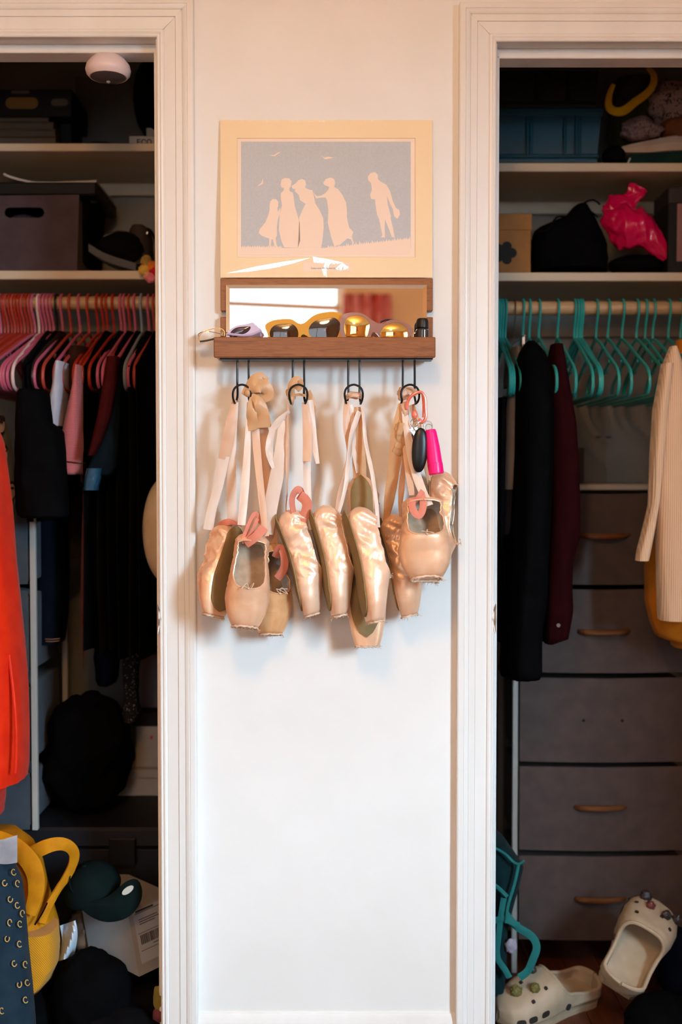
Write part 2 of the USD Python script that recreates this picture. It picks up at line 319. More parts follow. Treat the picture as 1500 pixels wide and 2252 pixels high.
# ---- the matted print leaning on the organizer's top edge
CREAM = mat('cream_mat_board', S(245, 222, 184), .7, S(241, 217, 178), 5)
PAPER = mat('print_paper', S(244, 224, 205), .8)
PALE = mat('print_white', S(243, 221, 204), .85)
BLUE = mat('print_grey_blue', S(190, 194, 199), .85, S(196, 199, 203), 300, 2)
BEV = mat('mat_bevel', S(225, 200, 165), .8); INK = mat('caption_ink', S(110, 90, 75), .8)
pr = Thing('matted_print', 'cream matted print of pale silhouette figures on grey blue, leaning above the mirror', 'art print')
zb, zt = P(700, 611, -.016)[2], P(700, 264, -.004)[2]; tl = math.atan2(.013, zt - zb)
Vv = np.array([0, math.sin(tl), math.cos(tl)]); O0 = np.array([0, -.0165, zb])
def q2(px, py):
    Y = -.0185 + .013 * (611 - py) / 347; p = P(px, py, Y); return (p[0], (p[2] - zb) / math.cos(tl))
def pp(pts): return Polygon([q2(a, b) for a, b in pts]).buffer(0)
def pr_part(name, poly, off, th, m, parent=None, label=None, kind=None):
    return pr.part(name, poly3(poly, th, O0 + np.array([0, -math.cos(tl), math.sin(tl)]) * off, (1, 0, 0), Vv), m, parent, label, smooth=False, kind=kind)
rect = lambda x0, x1, y0, y1: pp([(x0, y0), (x1, y0), (x1, y1), (x0, y1)])
pr_part('backing_board', rect(486, 950, 265, 610.5), -.0012, .0012, CREAM)
pr_part('mat_board', rect(485, 951, 264, 610.5).difference(rect(521, 914, 303, 566)), 0, .0016, CREAM)
pr_part('mat_bevel', rect(520, 915, 302, 567).difference(rect(522, 913, 304, 565)), .0003, .0010, BEV)
sh = pr_part('print_sheet', rect(522, 913, 304, 565), 0, .0003, PAPER)
grass = [(530, 560), (530, 541)]
r2 = random.Random(3)
for gx in range(534, 904, 4):
    gy = 542 - max(0, (gx - 740)) * .11 + (6 if 620 < gx < 720 else 0); grass += [(gx - 1.5, gy + 2), (gx + r2.uniform(-1, 2), gy - r2.uniform(1, 8 if gx > 760 else 4))]
grass += [(903, 525), (903, 560)]
pr_part('picture_ground', rect(530, 903.5, 311, 545), .0003, .0002, BLUE, sh)
fig = {
 'girl_silhouette': [(569, 512), (571, 504), (584, 488), (591, 470), (593, 460), (593, 451), (594, 443), (600, 437), (608, 438), (612, 444), (612, 452), (610, 458), (611, 466), (617, 455), (615, 470), (611, 482), (609, 500), (609, 518), (606, 524), (608, 538), (612, 544), (604, 541), (600, 526), (597, 526), (595, 540), (592, 541), (592, 524), (585, 522), (575, 518)],
 'woman_silhouette': [(613, 505), (615, 470), (620, 452), (617, 430), (618, 424), (624, 418), (624, 413), (619, 412), (617, 405), (619, 395), (626, 391), (636, 392), (641, 398), (640, 408), (636, 415), (637, 420), (644, 423), (646, 434), (648, 452), (655, 475), (659, 488), (660, 530), (655, 545), (625, 544), (619, 530)],
 'woman_silhouette_b': [(658, 478), (668, 455), (672, 448), (669, 446), (660, 440), (657, 428), (648, 420), (650, 416), (643, 414), (641, 409), (650, 403), (656, 396), (664, 393), (671, 396), (673, 404), (671, 412), (678, 416), (687, 418), (690, 428), (693, 446), (703, 462), (711, 480), (712, 500), (709, 530), (706, 545), (655, 545), (657, 510)],
 'lady_silhouette': [(690, 424), (697, 431), (706, 430), (715, 425), (722, 417), (724, 411), (713, 406), (711, 402), (716, 394), (726, 390), (735, 393), (737, 402), (735, 411), (744, 416), (753, 428), (761, 445), (763, 462), (763, 478), (768, 500), (777, 510), (774, 520), (778, 534), (776, 537), (772, 526), (764, 524), (748, 538), (735, 541), (728, 520), (721, 490), (722, 460), (719, 440), (716, 434), (707, 434), (695, 436)],
 'man_silhouette': [(810, 396), (809, 388), (815, 380), (825, 378), (831, 384), (831, 393), (837, 399), (850, 406), (858, 420), (864, 442), (871, 457), (878, 461), (880, 471), (874, 481), (867, 475), (864, 460), (857, 445), (851, 430), (853, 450), (860, 475), (859, 479), (864, 500), (868, 522), (862, 521), (856, 505), (847, 482), (846, 500), (847, 522), (838, 522), (841, 516), (834, 482), (829, 470), (826, 450), (825, 438), (816, 437), (814, 428), (818, 416), (816, 402)]}
for k, v in fig.items(): pr_part(k.replace('_b', ''), pp(v), .0004, .00025, PALE, sh)
for b in ([(592, 341), (603, 340), (611, 335), (618, 333), (610, 339), (604, 343)], [(706, 342), (714, 346), (722, 344), (734, 346), (722, 349), (715, 350)], [(565, 409), (574, 402), (579, 392), (578, 404), (570, 408)]):
    pr_part('bird_silhouette', pp(b), .0004, .0002, PALE, sh)
pr_part('grass_silhouette', pp(grass), .0004, .0003, PALE, sh)
lb = pr_part('caption_label', rect(667, 771, 577, 597), .0016, .0003, PAPER)
tm = meshkit.text_mesh('Dates and weathered by your land', .0036, .0003); tx = q2(684, 591.5)
sc = .066 / tm.extents[0]; tm.vertices = tm.vertices * [sc, sc, .4]
pr.part('caption_text', xf(tm, np.stack([(1, 0, 0), Vv, (0, -math.cos(tl), math.sin(tl))], 1), O0 + np.array([1, 0, 0]) * tx[0] + Vv * tx[1] + np.array([0, -1, 0]) * .0019), INK, lb, smooth=False)
FILM = node_mat('clear_film', {'t': ('transparent_bsdf', {}), 'g': ('glossy_bsdf', {'roughness': .22, 'color': (1, 1, 1)}), 'f': ('fresnel', {'IOR': 1.6}), 'm': ('mix_closure', {})},
                [('f.fac', 'm.fac'), ('t.BSDF', 'm.closure1'), ('g.BSDF', 'm.closure2')], 'm.closure')
def film(pts, lift=.0026, step=.0075):
    """A crease of the sleeve: fine pleats that each lean towards the side window."""
    g = pp(pts); x0, _, x1, _ = g.bounds; ms = []
    for k in range(int((x1 - x0) / step) + 1):
        c = g.intersection(sbox(x0 + k * step, -1, x0 + (k + 1) * step, 2))
        for h in getattr(c, 'geoms', [c]):
            if h.area < 1e-8 or h.geom_type != 'Polygon': continue
            m = trimesh.creation.extrude_polygon(h, .0001, engine='earcut'); v = m.vertices
            w3 = O0 + v[:, :1] * np.array([1, 0, 0]) + v[:, 1:2] * Vv + np.array([0, -1, 0]) * (v[:, 2:] + lift)
            w3[:, 1] += (v[:, 0] - x0 - (k + .5) * step) * .34 - (v[:, 1] - h.centroid.y) * .08; ms.append(trimesh.Trimesh(w3, m.faces, process=False))
    return cat(*ms)
creases = [film(c_) for c_ in ([(498, 601), (560, 587), (610, 578), (650, 572), (682, 567), (646, 579), (604, 589), (552, 597)], [(688, 565), (720, 570), (755, 578), (735, 581), (690, 577)],
            [(738, 591), (752, 579), (766, 587), (764, 592), (744, 594)], [(708, 592), (718, 590), (719, 609), (712, 605)], [(716, 576), (726, 576), (722, 590), (712, 588)])]
topc = [film([(x, 265), (x + w_, 264.5), (x + w_ - 1, 269), (x + 2, 269)], .0022) for x, w_ in ((518, 12), (536, 9), (556, 20), (584, 26), (616, 18), (640, 30), (676, 15), (700, 22), (728, 18), (760, 10), (815, 8))]
for c_ in creases: pr.part('sleeve_crease', c_, FILM, label='shining crease of the clear plastic sleeve', smooth=False)
pr.part('sleeve_fold', cat(*topc), FILM, label='shining folded top of the clear plastic sleeve', smooth=False, kind='stuff')
pr.done()

# ---- glasses in the tray
YEL = mat('yellow_acetate', S(214, 150, 2), .28); BRL = mat('brown_lens', S(58, 36, 22), .06, coat=1); PNK = mat('clear_pink_acetate', S(205, 160, 145), .15, trans=.55, coat=.5)
GOLDL = mat('gold_mirror_lens', (.95, .66, .22), .03, metal=1.0); LAV = mat('lavender_acetate', S(200, 178, 205), .2, coat=.5); DKL = mat('smoke_lens', S(60, 45, 55), .07, coat=1)
WIRE = mat('bronze_wire', (.35, .26, .18), .3, metal=1.0)
GLASSC = mat('clear_lens', (1, 1, 1), .0, trans=1.0)
GY = -.052
def domed(pts, Y, bulge, n=8):
    """A lens: the outline's fan pushed forward in the middle, with a flat back."""
    b = np.array([P(a, c, Y) for a, c in pts]); b = spline(b, 40, True); c = b.mean(0); R = []
    for k in range(n):
        t = 1 - k / n; r = c + (b - c) * t; r[:, 1] = Y - bulge * (1 - t * t); R.append(r)
    return loft([b + [0, .0015, 0]] + R)
def fpoly(outer, holes, Y, th):
    sm = lambda pts: Polygon([(q[0], q[2]) for q in spline([P(a, c, Y) for a, c in pts], 70, True)]).buffer(0)
    g = sm(outer)
    for h in holes: g = g.difference(sm(h))
    return front_poly(g, th, Y)
g = Thing('sunglasses', 'yellow plastic sunglasses with brown lenses propped in the wooden tray', 'sunglasses')
L1 = [(597, 746), (594, 728), (602, 717), (625, 712), (645, 714), (653, 722), (653, 746)]; L2 = [(679, 724), (690, 708), (715, 700), (738, 700), (748, 712), (746, 730), (738, 746), (692, 746), (681, 736)]
g.part('frame_front', fpoly([(583, 716), (592, 708), (620, 702), (645, 704), (658, 712), (668, 711), (676, 705), (690, 694), (715, 687), (742, 687), (756, 695), (758, 720), (750, 752), (690, 752), (680, 742), (666, 735), (656, 752), (592, 752), (588, 732)], [L1, L2], GY, .0055), YEL)
g.part('lens', domed(L1, GY + .0005, .0022), BRL); g.part('lens', domed(L2, GY + .0005, .0022), BRL)
g.part('temple_arm', tube(spline([P(585, 716, GY + .006), P(640, 722, GY + .020), P(720, 735, GY + .024), P(745, 748, GY + .023)], 20), .0022), YEL)
g.part('temple_arm', tube(spline([P(752, 697, GY + .006), P(700, 712, GY + .016), P(630, 738, GY + .015), P(600, 750, GY + .012)], 20), .0022), YEL); g.done()
GY = -.060
g = Thing('sunglasses', 'clear pinkish sunglasses with round gold mirrored lenses beside the yellow pair', 'sunglasses')
L1 = [(757, 718), (762, 701), (779, 694), (800, 697), (812, 710), (811, 729), (803, 746), (766, 746)]; L2 = [(838, 738), (841, 722), (853, 713), (875, 710), (889, 716), (897, 730), (894, 746), (843, 746)]
g.part('frame_front', fpoly([(748, 712), (753, 693), (775, 687), (800, 691), (816, 702), (830, 710), (842, 712), (852, 706), (872, 703), (888, 708), (908, 723), (910, 729), (902, 740), (896, 752), (840, 752), (830, 735), (822, 730), (812, 752), (758, 752)], [L1, L2], GY, .005), PNK)
g.part('lens', domed(L1, GY + .0005, .0042), GOLDL, label='gold mirrored lens'); g.part('lens', domed(L2, GY + .0005, .0042), GOLDL, label='gold mirrored lens')
g.part('temple_arm', tube(spline([P(908, 726, GY + .006), P(870, 722, GY + .020), P(800, 735, GY + .024), P(770, 750, GY + .023)], 20), .0024), PNK)
g.part('temple_arm', tube(spline([P(836, 709, GY + .010), P(845, 704, GY + .0105), P(860, 703.5, GY + .0108), P(880, 708, GY + .011), P(900, 722, GY + .010)], 20), .0019), DKL, label='dark folded temple arm'); g.done()
GY = -.056
g = Thing('sunglasses', 'folded lavender sunglasses with smoky lenses at the left end of the tray', 'sunglasses')
g.part('frame_front', fpoly([(498, 742), (500, 731), (508, 723), (522, 716), (545, 712), (559, 711), (563, 717), (572, 722), (576, 728), (566, 734), (552, 737), (560, 750), (505, 750)], [[(505, 740), (507, 731), (519, 721), (540, 718), (551, 719), (546, 729), (528, 737), (512, 744)]], GY, .0045), LAV)
g.part('lens', domed([(504, 741), (506, 731), (519, 720), (540, 717), (552, 718), (547, 730), (528, 738), (512, 745)], GY + .0008, .002), DKL)
g.part('temple_arm', tube(spline([P(500, 734, GY - .003), P(525, 737, GY - .005), P(548, 737, GY - .005), P(574, 727, GY - .002)], 16), .0024), LAV)
g.part('temple_arm', tube(spline([P(562, 716, GY + .006), P(570, 727, GY + .010), P(574, 740, GY + .012)], 10), .0018), LAV); g.done()
g = Thing('eyeglasses', 'thin bronze wire eyeglasses sticking out past the left end of the tray', 'eyeglasses')
rim = spline([P(437, 741, -.050), P(443, 733, -.049), P(460, 725, -.047), P(478, 722, -.046), P(492, 727, -.046), P(492, 741, -.048), P(475, 746, -.049), P(450, 750, -.050), P(440, 750, -.051)], 40, True)
g.part('rim', tube(rim, .0009, 6, True), WIRE)
g.part('lens', loft([rim + [0, .0004, 0], rim - [0, .0004, 0]]), GLASSC)
g.part('brow_bar', tube(spline([P(440, 751, -.052), P(455, 749, -.052), P(472, 745, -.051), P(494, 741, -.050)], 14), .0017, 6), BLACKM, label='black lower rim bar')
g.part('nose_pad', ellipsoid(P(488, 734, -.053), (.002, .0015, .004), 2), GLASSC)
g.part('temple_arm', tube(spline([P(437, 741, -.050), P(436, 736, -.042), P(445, 730, -.033), P(480, 733, -.029), P(520, 742, -.028)], 24), .0008, 6), WIRE); g.done()
g = Thing('bottle', 'small black capped bottle standing at the right end of the wooden tray', 'bottle')
cx, cy = P(929, 720, -.050)[:2]; z0, z1, z2 = TRAYZ, P(929, 722, -.05)[2], P(929, 700, -.05)[2]
g.part('body', lathe([(0, z0), (.0118, z0), (.0128, z0 + .001), (.0128, z1 - .004), (.010, z1 - .001), (.0088, z1), (0, z1)], 28, (cx, cy, 0)), mat('smoky_bottle_glass', S(58, 52, 54), .12, coat=.6))
g.part('cap', lathe([(0, z1 - .0005), (.0112, z1 - .0005), (.0122, z1 + .001), (.0117, z2 - .006), (.0095, z2 - .001), (.007, z2), (0, z2)], 28, (cx, cy, 0)), plastic('black_cap', (14, 14, 15), .4)); g.done()

# ================================================================== pointe shoes
def satin(name, rgb, rgb2, rough=.37):
    a, b = S(*rgb), S(*rgb2)
    n = {'tc': ('texture_coordinate', {}), 'n': ('noise_texture', {'scale': 28, 'detail': 4, 'distortion': .6}), 'r': ('rgb_ramp', {'ramp': [(.35, a), (.66, b)]}),
         'w': ('noise_texture', {'scale': 900, 'detail': 2}), 'b': ('bump', {'strength': .06, 'distance': .0004}),
         'p': ('principled_bsdf', {'roughness': rough, 'specular_ior_level': .75, 'specular_tint': (1, .9, .82), 'sheen_weight': .25, 'sheen_roughness': .35, 'sheen_tint': (1, .85, .75), 'metallic': .30})}
    return node_mat(name, n, [('tc.object', 'n.vector'), ('n.fac', 'r.fac'), ('r.color', 'p.base_color'), ('tc.object', 'w.vector'), ('w.fac', 'b.height'), ('b.normal', 'p.normal')])
SAT = satin('peach_satin', (250, 206, 170), (240, 186, 146)); SAT2 = satin('golden_satin', (246, 194, 140), (232, 168, 112)); SAT3 = satin('pale_satin', (252, 216, 188), (244, 198, 164))
LINING = mat('shoe_lining', S(228, 218, 208), .9, S(214, 200, 186), 40); INSOLE = mat('shoe_insole', S(172, 142, 116), .8, S(188, 160, 134), 60)
SOLE = mat('leather_sole', S(150, 126, 84), .75, S(122, 100, 64), 26, 5, bump=.25, bscale=300, contrast=.6)
ELAS = fabric('coral_elastic', (222, 140, 118), (214, 128, 106), .75, .1, .3, 1500); FRAY = mat('frayed_satin', S(232, 205, 182), .8, S(205, 172, 142), 120)
def ribbon_mat(name, rgb):
    c = S(*rgb)
    return node_mat(name, {'p': ('principled_bsdf', {'base_color': c, 'roughness': .4, 'specular_ior_level': .6, 'sheen_weight': .2}), 't': ('translucent_bsdf', {'color': c}), 'm': ('mix_closure', {'fac': .28}),
                           'tc': ('texture_coordinate', {}), 'w': ('noise_texture', {'scale': 700}), 'b': ('bump', {'strength': .08, 'distance': .0004})},
                    [('tc.object', 'w.vector'), ('w.fac', 'b.height'), ('b.normal', 'p.normal'), ('p.BSDF', 'm.closure1'), ('t.BSDF', 'm.closure2')], 'm.closure')
RIB = ribbon_mat('blush_ribbon', (250, 232, 218)); RIB2 = ribbon_mat('tan_ribbon', (230, 184, 136)); RIB3 = ribbon_mat('peach_ribbon', (240, 202, 172))
PS = np.array([0, .02, .06, .15, .28, .40, .55, .70, .82, .90, 1.0])
PW = np.array([.0215, .0240, .0275, .0335, .0375, .0365, .0325, .0290, .0285, .0285, .0285])
PH = np.array([.0290, .0320, .0360, .0430, .0520, .0600, .0640, .0660, .0690, .0720, .0720])
def shoe(label, heel, toe, roll, seed, mt=SAT, wk=1.0, hk=1.0, pinch=.85, wrinkle=.003, open_at=.34, wall=.43, ribbons=(), elastics=(), bows=(), group=None, sole=SOLE, strands=12, lean=0.0, dy=0.0):
    sh3 = lambda q, k=1.0: (q[0], q[1], q[2] - dy * k)
    heel, toe = sh3(heel), sh3(toe); ribbons = [([sh3(q, (i / (len(pts) - 1)) ** 2) for i, q in enumerate(pts)], *rest) for pts, *rest in ribbons]; elastics = [([sh3(q) for q in pts], *rest) for pts, *rest in elastics]
    T, H = P(*toe), P(*heel); ax = H - T; L = np.linalg.norm(ax); a = ax / L
    f = np.array([0, -1.0, 0]); f = f - a * (a @ f); f /= np.linalg.norm(f); r = np.cross(a, f); ro = math.radians(roll)
    n = math.cos(ro) * f + math.sin(ro) * r; lat = np.cross(n, a)
    s = np.unique(np.r_[np.linspace(0, open_at, 18), open_at + .22 * np.linspace(0, 1, 14) ** 2, np.linspace(open_at + .22, .9, 16), .9 + .1 * np.sin(np.linspace(0, PI / 2, 10))])
    t0 = np.linspace(-1, 1, 57); k = L / .232
    W = np.interp(s, PS, PW) * wk * np.where(s > .42, 1 - (1 - pinch) * np.clip((s - .42) / .2, 0, 1), 1); Hh = np.interp(s, PS, PH) * hk
    W = W * np.where(s > .9, np.sqrt(np.clip(1 - ((s - .9) / .1) ** 2, 0, 1)), 1) + .0012
    kk = np.clip((s - open_at) / .2, 0, 1); tm = PI - PI * wall * np.sqrt(1 - (1 - kk) ** 2)
    hb = .004 * np.sin(PI * np.clip((s - .25) / .6, 0, 1)) + .006 * np.clip((s - .9) / .1, 0, 1) ** 2
    tt = t0[None] * tm[:, None]
    sn, cs_ = np.sin(tt), (1 - np.cos(tt)) / 2
    X = W[:, None] * np.sign(sn) * np.abs(sn) ** .8; Z = hb[:, None] + Hh[:, None] * cs_ ** 1.45
    ss = np.repeat(s[:, None], len(t0), 1)
    q = np.stack([ss * 9, tt * 1.6, np.full_like(ss, seed * 3.1)], -1); q2_ = np.stack([ss * 17 + tt * 1.9, tt * .8 - ss * 3, np.full_like(ss, seed * 5.7)], -1)
    rid = 1 - 2 * np.abs(meshkit.fbm(q2_, 2, seed) - .5) * 2; amp = wrinkle * np.clip((ss - .22) / .35, .03, 1) * np.clip(np.abs(tt) / .9 - .15, 0, 1) * np.where(ss < open_at + .02, np.clip((PI - np.abs(tt)) / .8, 0, 1), 1)
    disp = amp * ((rid - .6) * 1.5 + (meshkit.fbm(q, 2, seed + 5) - .5) * 2.2)
    sway = lean * np.clip((s - .5) / .5, 0, 1) ** 2
    def world(X_, Z_, S_): return T + (S_ * L)[..., None] * a + X_[..., None] * lat + (Z_ - .030 * hk)[..., None] * n
    def layer(d):
        sc = np.maximum(1 - d / np.maximum(W, .003), .05)[:, None]
        return world(X * sc + np.sign(X) * disp + sway[:, None], Z * (1 - d / Hh[:, None]) + d + disp * .25, ss + (d * .6 / L if d else 0) * (1 - ss * 2))
    hf = np.clip((Z - hb[:, None]) / np.maximum((Z - hb[:, None])[:, -1:], .001), 0, 1); ss = ss - np.clip((ss - .70) / .30, 0, 1) ** 2 * (.012 + .085 * np.abs(2 * hf - .85) ** 2)
    th = Thing('pointe_shoe', label, 'ballet shoe', group)
    O_, M_, I_ = layer(0), layer(.0008), layer(.0020)
    up = loft(np.concatenate([O_, M_[:, ::-1]], 1)); up.merge_vertices(digits_vertex=6); th.part('satin_upper', up, mt, smooth=60)
    i0 = np.searchsorted(s, .10)
    th.part('lining', loft(np.concatenate([M_, I_[:, ::-1]], 1)[i0:]), LINING, smooth=50)
    xs = np.linspace(-1, 1, 11); si = np.linspace(.16, .94, 26)
    def plate(wf, h, e0, e1, si):
        w_ = np.interp(si, s, W) * wf; u = (si - si[0]) / (si[-1] - si[0]); w_ = w_ * np.sqrt(np.clip(1 - np.clip((e0 - u) / e0, 0, 1) ** 2, .004, 1)) * np.sqrt(np.clip(1 - np.clip((u - 1 + e1) / e1, 0, 1) ** 2, .004, 1))
        hh = np.interp(si, s, hb); Wi = np.interp(si, s, W); Hi = np.interp(si, s, Hh)
        xx = w_[:, None] * xs[None]; sn_ = np.clip(np.abs(xx) / Wi[:, None], 0, .98) ** 1.25; dz = Hi[:, None] * ((1 - np.sqrt(1 - sn_ ** 2)) / 2) ** 1.45
        return world(xx + np.interp(si, s, sway)[:, None], hh[:, None] + dz + h, np.repeat(si[:, None], 11, 1))
    th.part('insole', sheet(plate(.80, .0034, .2, .2, si), .0008), INSOLE)
    th.part('sole', sheet(plate(.74, -.0016, .16, .14, np.linspace(.05, .985, 40)), .0024), sole, label='scuffed leather sole')
    iq = np.searchsorted(s, open_at)
    rim = np.vstack([O_[iq:, 0][::-1], O_[iq:, -1]]); rim = (rim + np.vstack([I_[iq:, 0][::-1], I_[iq:, -1]])) / 2
    th.part('binding', tube(rim[::1], .0014, 6), mt)
    js = np.searchsorted(s, .56 - .0); seam = [O_[np.searchsorted(s, .60 - .10 * abs(j - 28) / 28), j] for j in range(2, 55, 2)]
    kn = O_[iq, 28] * 0 + (O_[iq, 0] + O_[iq, -1]) / 2 + n * .002
    r3 = random.Random(seed * 13 + 1)
    bowl = [spline([kn, kn + lat * r3.uniform(-.010, .010) + a * r3.uniform(.0, .012) + n * .004, kn + lat * r3.uniform(-.014, .014) + a * r3.uniform(-.006, .010) + n * .006], 8) for _ in range(3)]
    th.part('drawstring', cat(*[tube(b, .0007, 5) for b in bowl], ellipsoid(kn, (.003, .002, .002), 1)), FRAY)
    ring = []
    for j in range(0, 57):
        p0 = O_[0, j]; ring.append(p0 - a * (.001 + .0022 * meshkit.noise(np.array([j * .8, seed, 0]))) )
    cst = np.mean(ring, 0); fr = [tube(np.array(ring)[:-1] * .985 + cst * .015, .0014 + .0009 * np.array([meshkit.noise(np.array([j * 1.3, seed, 4])) for j in range(56)]), 6, True)]
    for _ in range(strands):
        p0 = np.array(ring[r3.randrange(57)]); d = (p0 - cst); d /= np.linalg.norm(d) + 1e-9; ln = r3.uniform(.003, .009)
        fr.append(tube(spline([p0, p0 + d * ln * .4 - a * ln * .5, p0 + d * ln * r3.uniform(.2, .9) - a * ln * r3.uniform(.5, 1) + lat * r3.uniform(-.003, .003)], 6), .00035, 4))
    th.part('frayed_toe_edge', cat(*fr), FRAY)
    for pts, wd, tw, m_ in ribbons:
        c = spline([P(*p) for p in pts], 40); th.part('ribbon', strip(c, np.array(wd) / 1150, (0, -1, 0), .0005, tw, .0016, seed + len(pts)), m_)
    for pts, wd, nv in elastics:
        c = spline([P(*p) for p in pts], 26); th.part('elastic_strap', strip(c, wd / 1150, nv, .0012, 0), ELAS, label='coral pink elastic strap')
    for nm, m_, mm in bows: th.part(nm, m_, mm)
    th.done()
def knot(px, py, Y, r, seed): return blob(P(px, py, Y), r, seed, .5, 1.6, 3)
def loop(px, pts, w, seed=0): return strip(spline([P(*p) for p in pts], 30), np.array(w) / 1150, (0, -1, 0), .0006, (0, 20, -15, 10), .0012, seed)
gpair = None
KY = -.075
# first hook
shoe('pointe shoe turned sideways with its long olive leather sole showing, leftmost of the row', (500, 1150, -.040), (456, 1350, -.066), -132, 1, SAT, wall=.36, pinch=.9, wrinkle=.0034,
     ribbons=[([(516, 880, KY), (508, 930, -.078), (500, 975, -.074), (492, 1010, -.07)], (9, 22, 27, 24), (0, 10, 5), RIB3), ([(494, 1003, -.071), (480, 1070, -.064), (466, 1120, -.06), (458, 1165, -.055)], (22, 20, 20, 22), (5, 0, 15), RIB),
              ([(521, 885, KY), (514, 960, -.07), (509, 1060, -.06), (512, 1165, -.045)], (7, 14, 22, 22), (30, 0, 0), RIB)],
     elastics=[([(478, 1163, -.05), (494, 1150, -.058), (515, 1148, -.05), (528, 1153, -.035)], 17, (0, -.8, .6))])
shoe('pointe shoe facing forward with open white lined throat, second from left', (556, 1170, -.066), (539, 1375, -.112), 6, 2, SAT, wall=.29, dy=0.032, wk=1.06, pinch=1.0, wrinkle=.0014, open_at=.36, strands=16,
     ribbons=[([(547, 885, KY), (545, 960, -.078), (541, 1040, -.082), (531, 1155, -.088)], (8, 14, 18, 17), (40, 5, 0), RIB), ([(560, 890, -.07), (563, 960, -.072), (571, 1050, -.08), (585, 1180, -.09)], (16, 17, 15, 14), (0, 20, -10), RIB3)],
     elastics=[([(533, 1192, -.092), (548, 1152, -.088), (562, 1130, -.080), (574, 1150, -.070)], 10, (.5, -.9, 0)), ([(536, 1196, -.090), (556, 1165, -.094), (566, 1140, -.088)], 9, (.6, -.8, 0)), ([(541, 1196, -.094), (565, 1178, -.100), (580, 1160, -.090)], 19, (0, -1, .1))],
     bows=[('ribbon_bow', cat(loop(0, [(534, 868, -.084), (546, 852, -.088), (562, 838, -.088), (574, 836, -.080), (566, 850, -.074), (546, 862, -.076)], (8, 18, 30, 34, 24, 8)), loop(0, [(546, 864, -.083), (562, 852, -.092), (579, 852, -.088), (584, 868, -.080), (566, 872, -.078), (548, 868, -.080)], (8, 22, 34, 34, 24, 8), 4),
       loop(0, [(552, 868, -.086), (566, 880, -.090), (576, 905, -.086), (580, 940, -.080)], (10, 24, 30, 34), 5), loop(0, [(556, 866, -.088), (553, 900, -.086), (560, 945, -.080)], (8, 22, 26), 6), ellipsoid(P(545, 864, -.084), (.007, .006, .008), 2)), RIB2)])
shoe('pointe shoe with a dark open throat and golden toe, behind the forward facing one', (600, 1190, -.030), (603, 1392, -.070), 24, 3, SAT2, wall=.30, pinch=.8, wrinkle=.003, open_at=.40,
     ribbons=[([(572, 885, -.068), (580, 960, -.06), (590, 1060, -.05), (600, 1195, -.045)], (22, 26, 24, 22), (0, -15, 10), RIB3)],
     elastics=[([(606, 1225, -.056), (618, 1205, -.07), (626, 1240, -.07), (610, 1272, -.062)], 17, (0, -1, 0))])
# second hook
shoe('creased pointe shoe seen sideways with a coral elastic loop standing above its heel', (636, 1118, -.060), (703, 1345, -.080), 96, 4, SAT3, wall=.30, wk=.95, pinch=.95, wrinkle=.0046,
     ribbons=[([(637, 905, -.083), (615, 925, -.084), (598, 945, -.082)], (10, 16, 12), (60, 25, 5), RIB), ([(622, 925, -.080), (617, 1000, -.078), (600, 1090, -.07), (588, 1175, -.062)], (18, 30, 30, 26), (5, 0, 10), RIB), ([(600, 945, -.083), (592, 990, -.08), (602, 1030, -.078)], (12, 20, 8), (20, 40, 10), RIB),
              ([(634, 885, -.08), (633, 960, -.082), (632, 1040, -.078), (629, 1125, -.07)], (7, 12, 9, 6), (70, 40, 80), RIB3)],
     elastics=[([(649, 1148, -.078), (643, 1112, -.082), (646, 1086, -.08), (657, 1077, -.076), (663, 1082, -.072), (657, 1100, -.07)], 17, (.75, -.6, 0)), ([(660, 1090, -.078), (674, 1104, -.082), (672, 1128, -.082), (656, 1152, -.08)], 22, (-.2, -1, 0))],
     bows=[('ribbon_knot', cat(knot(640, 868, -.07, (.008, .008, .016), 5), loop(0, [(640, 862, -.07), (645, 842, -.07), (655, 836, -.066), (660, 846, -.062), (652, 858, -.062)], (12, 18, 18, 16, 12), 6), strip(spline([P(640, 872, -.072), P(656, 868, -.071), P(672, 870, -.07)], 12), .007, (0, -.7, .7))), RIB2)])
shoe('smooth pale pointe shoe seen from the side, its dark sole along the left', (712, 1108, -.056), (764, 1348, -.078), 102, 5, SAT3, dy=0.018, wall=.30, wk=.98, pinch=.95, wrinkle=.0032, sole=SOLE,
     ribbons=[([(671, 885, -.074), (676, 960, -.076), (675, 1015, -.076)], (14, 20, 19), (10, 0, 0), RIB3), ([(675, 1008, -.074), (676, 1060, -.072), (681, 1120, -.068), (684, 1165, -.062)], (17, 16, 12, 10), (0, 20, 30), RIB), ([(680, 880, -.066), (686, 930, -.064), (692, 980, -.062), (699, 1020, -.06)], (18, 16, 14, 9), (25, 0, 20), RIB)],
     bows=[('ribbon_tail', strip(spline([P(676, 860, -.062), P(684, 880, -.06), P(687, 920, -.058)], 14), (.012, .016, .010), (0, -1, 0), .0006, (20, 0, 30), .003, 4), RIB2)])
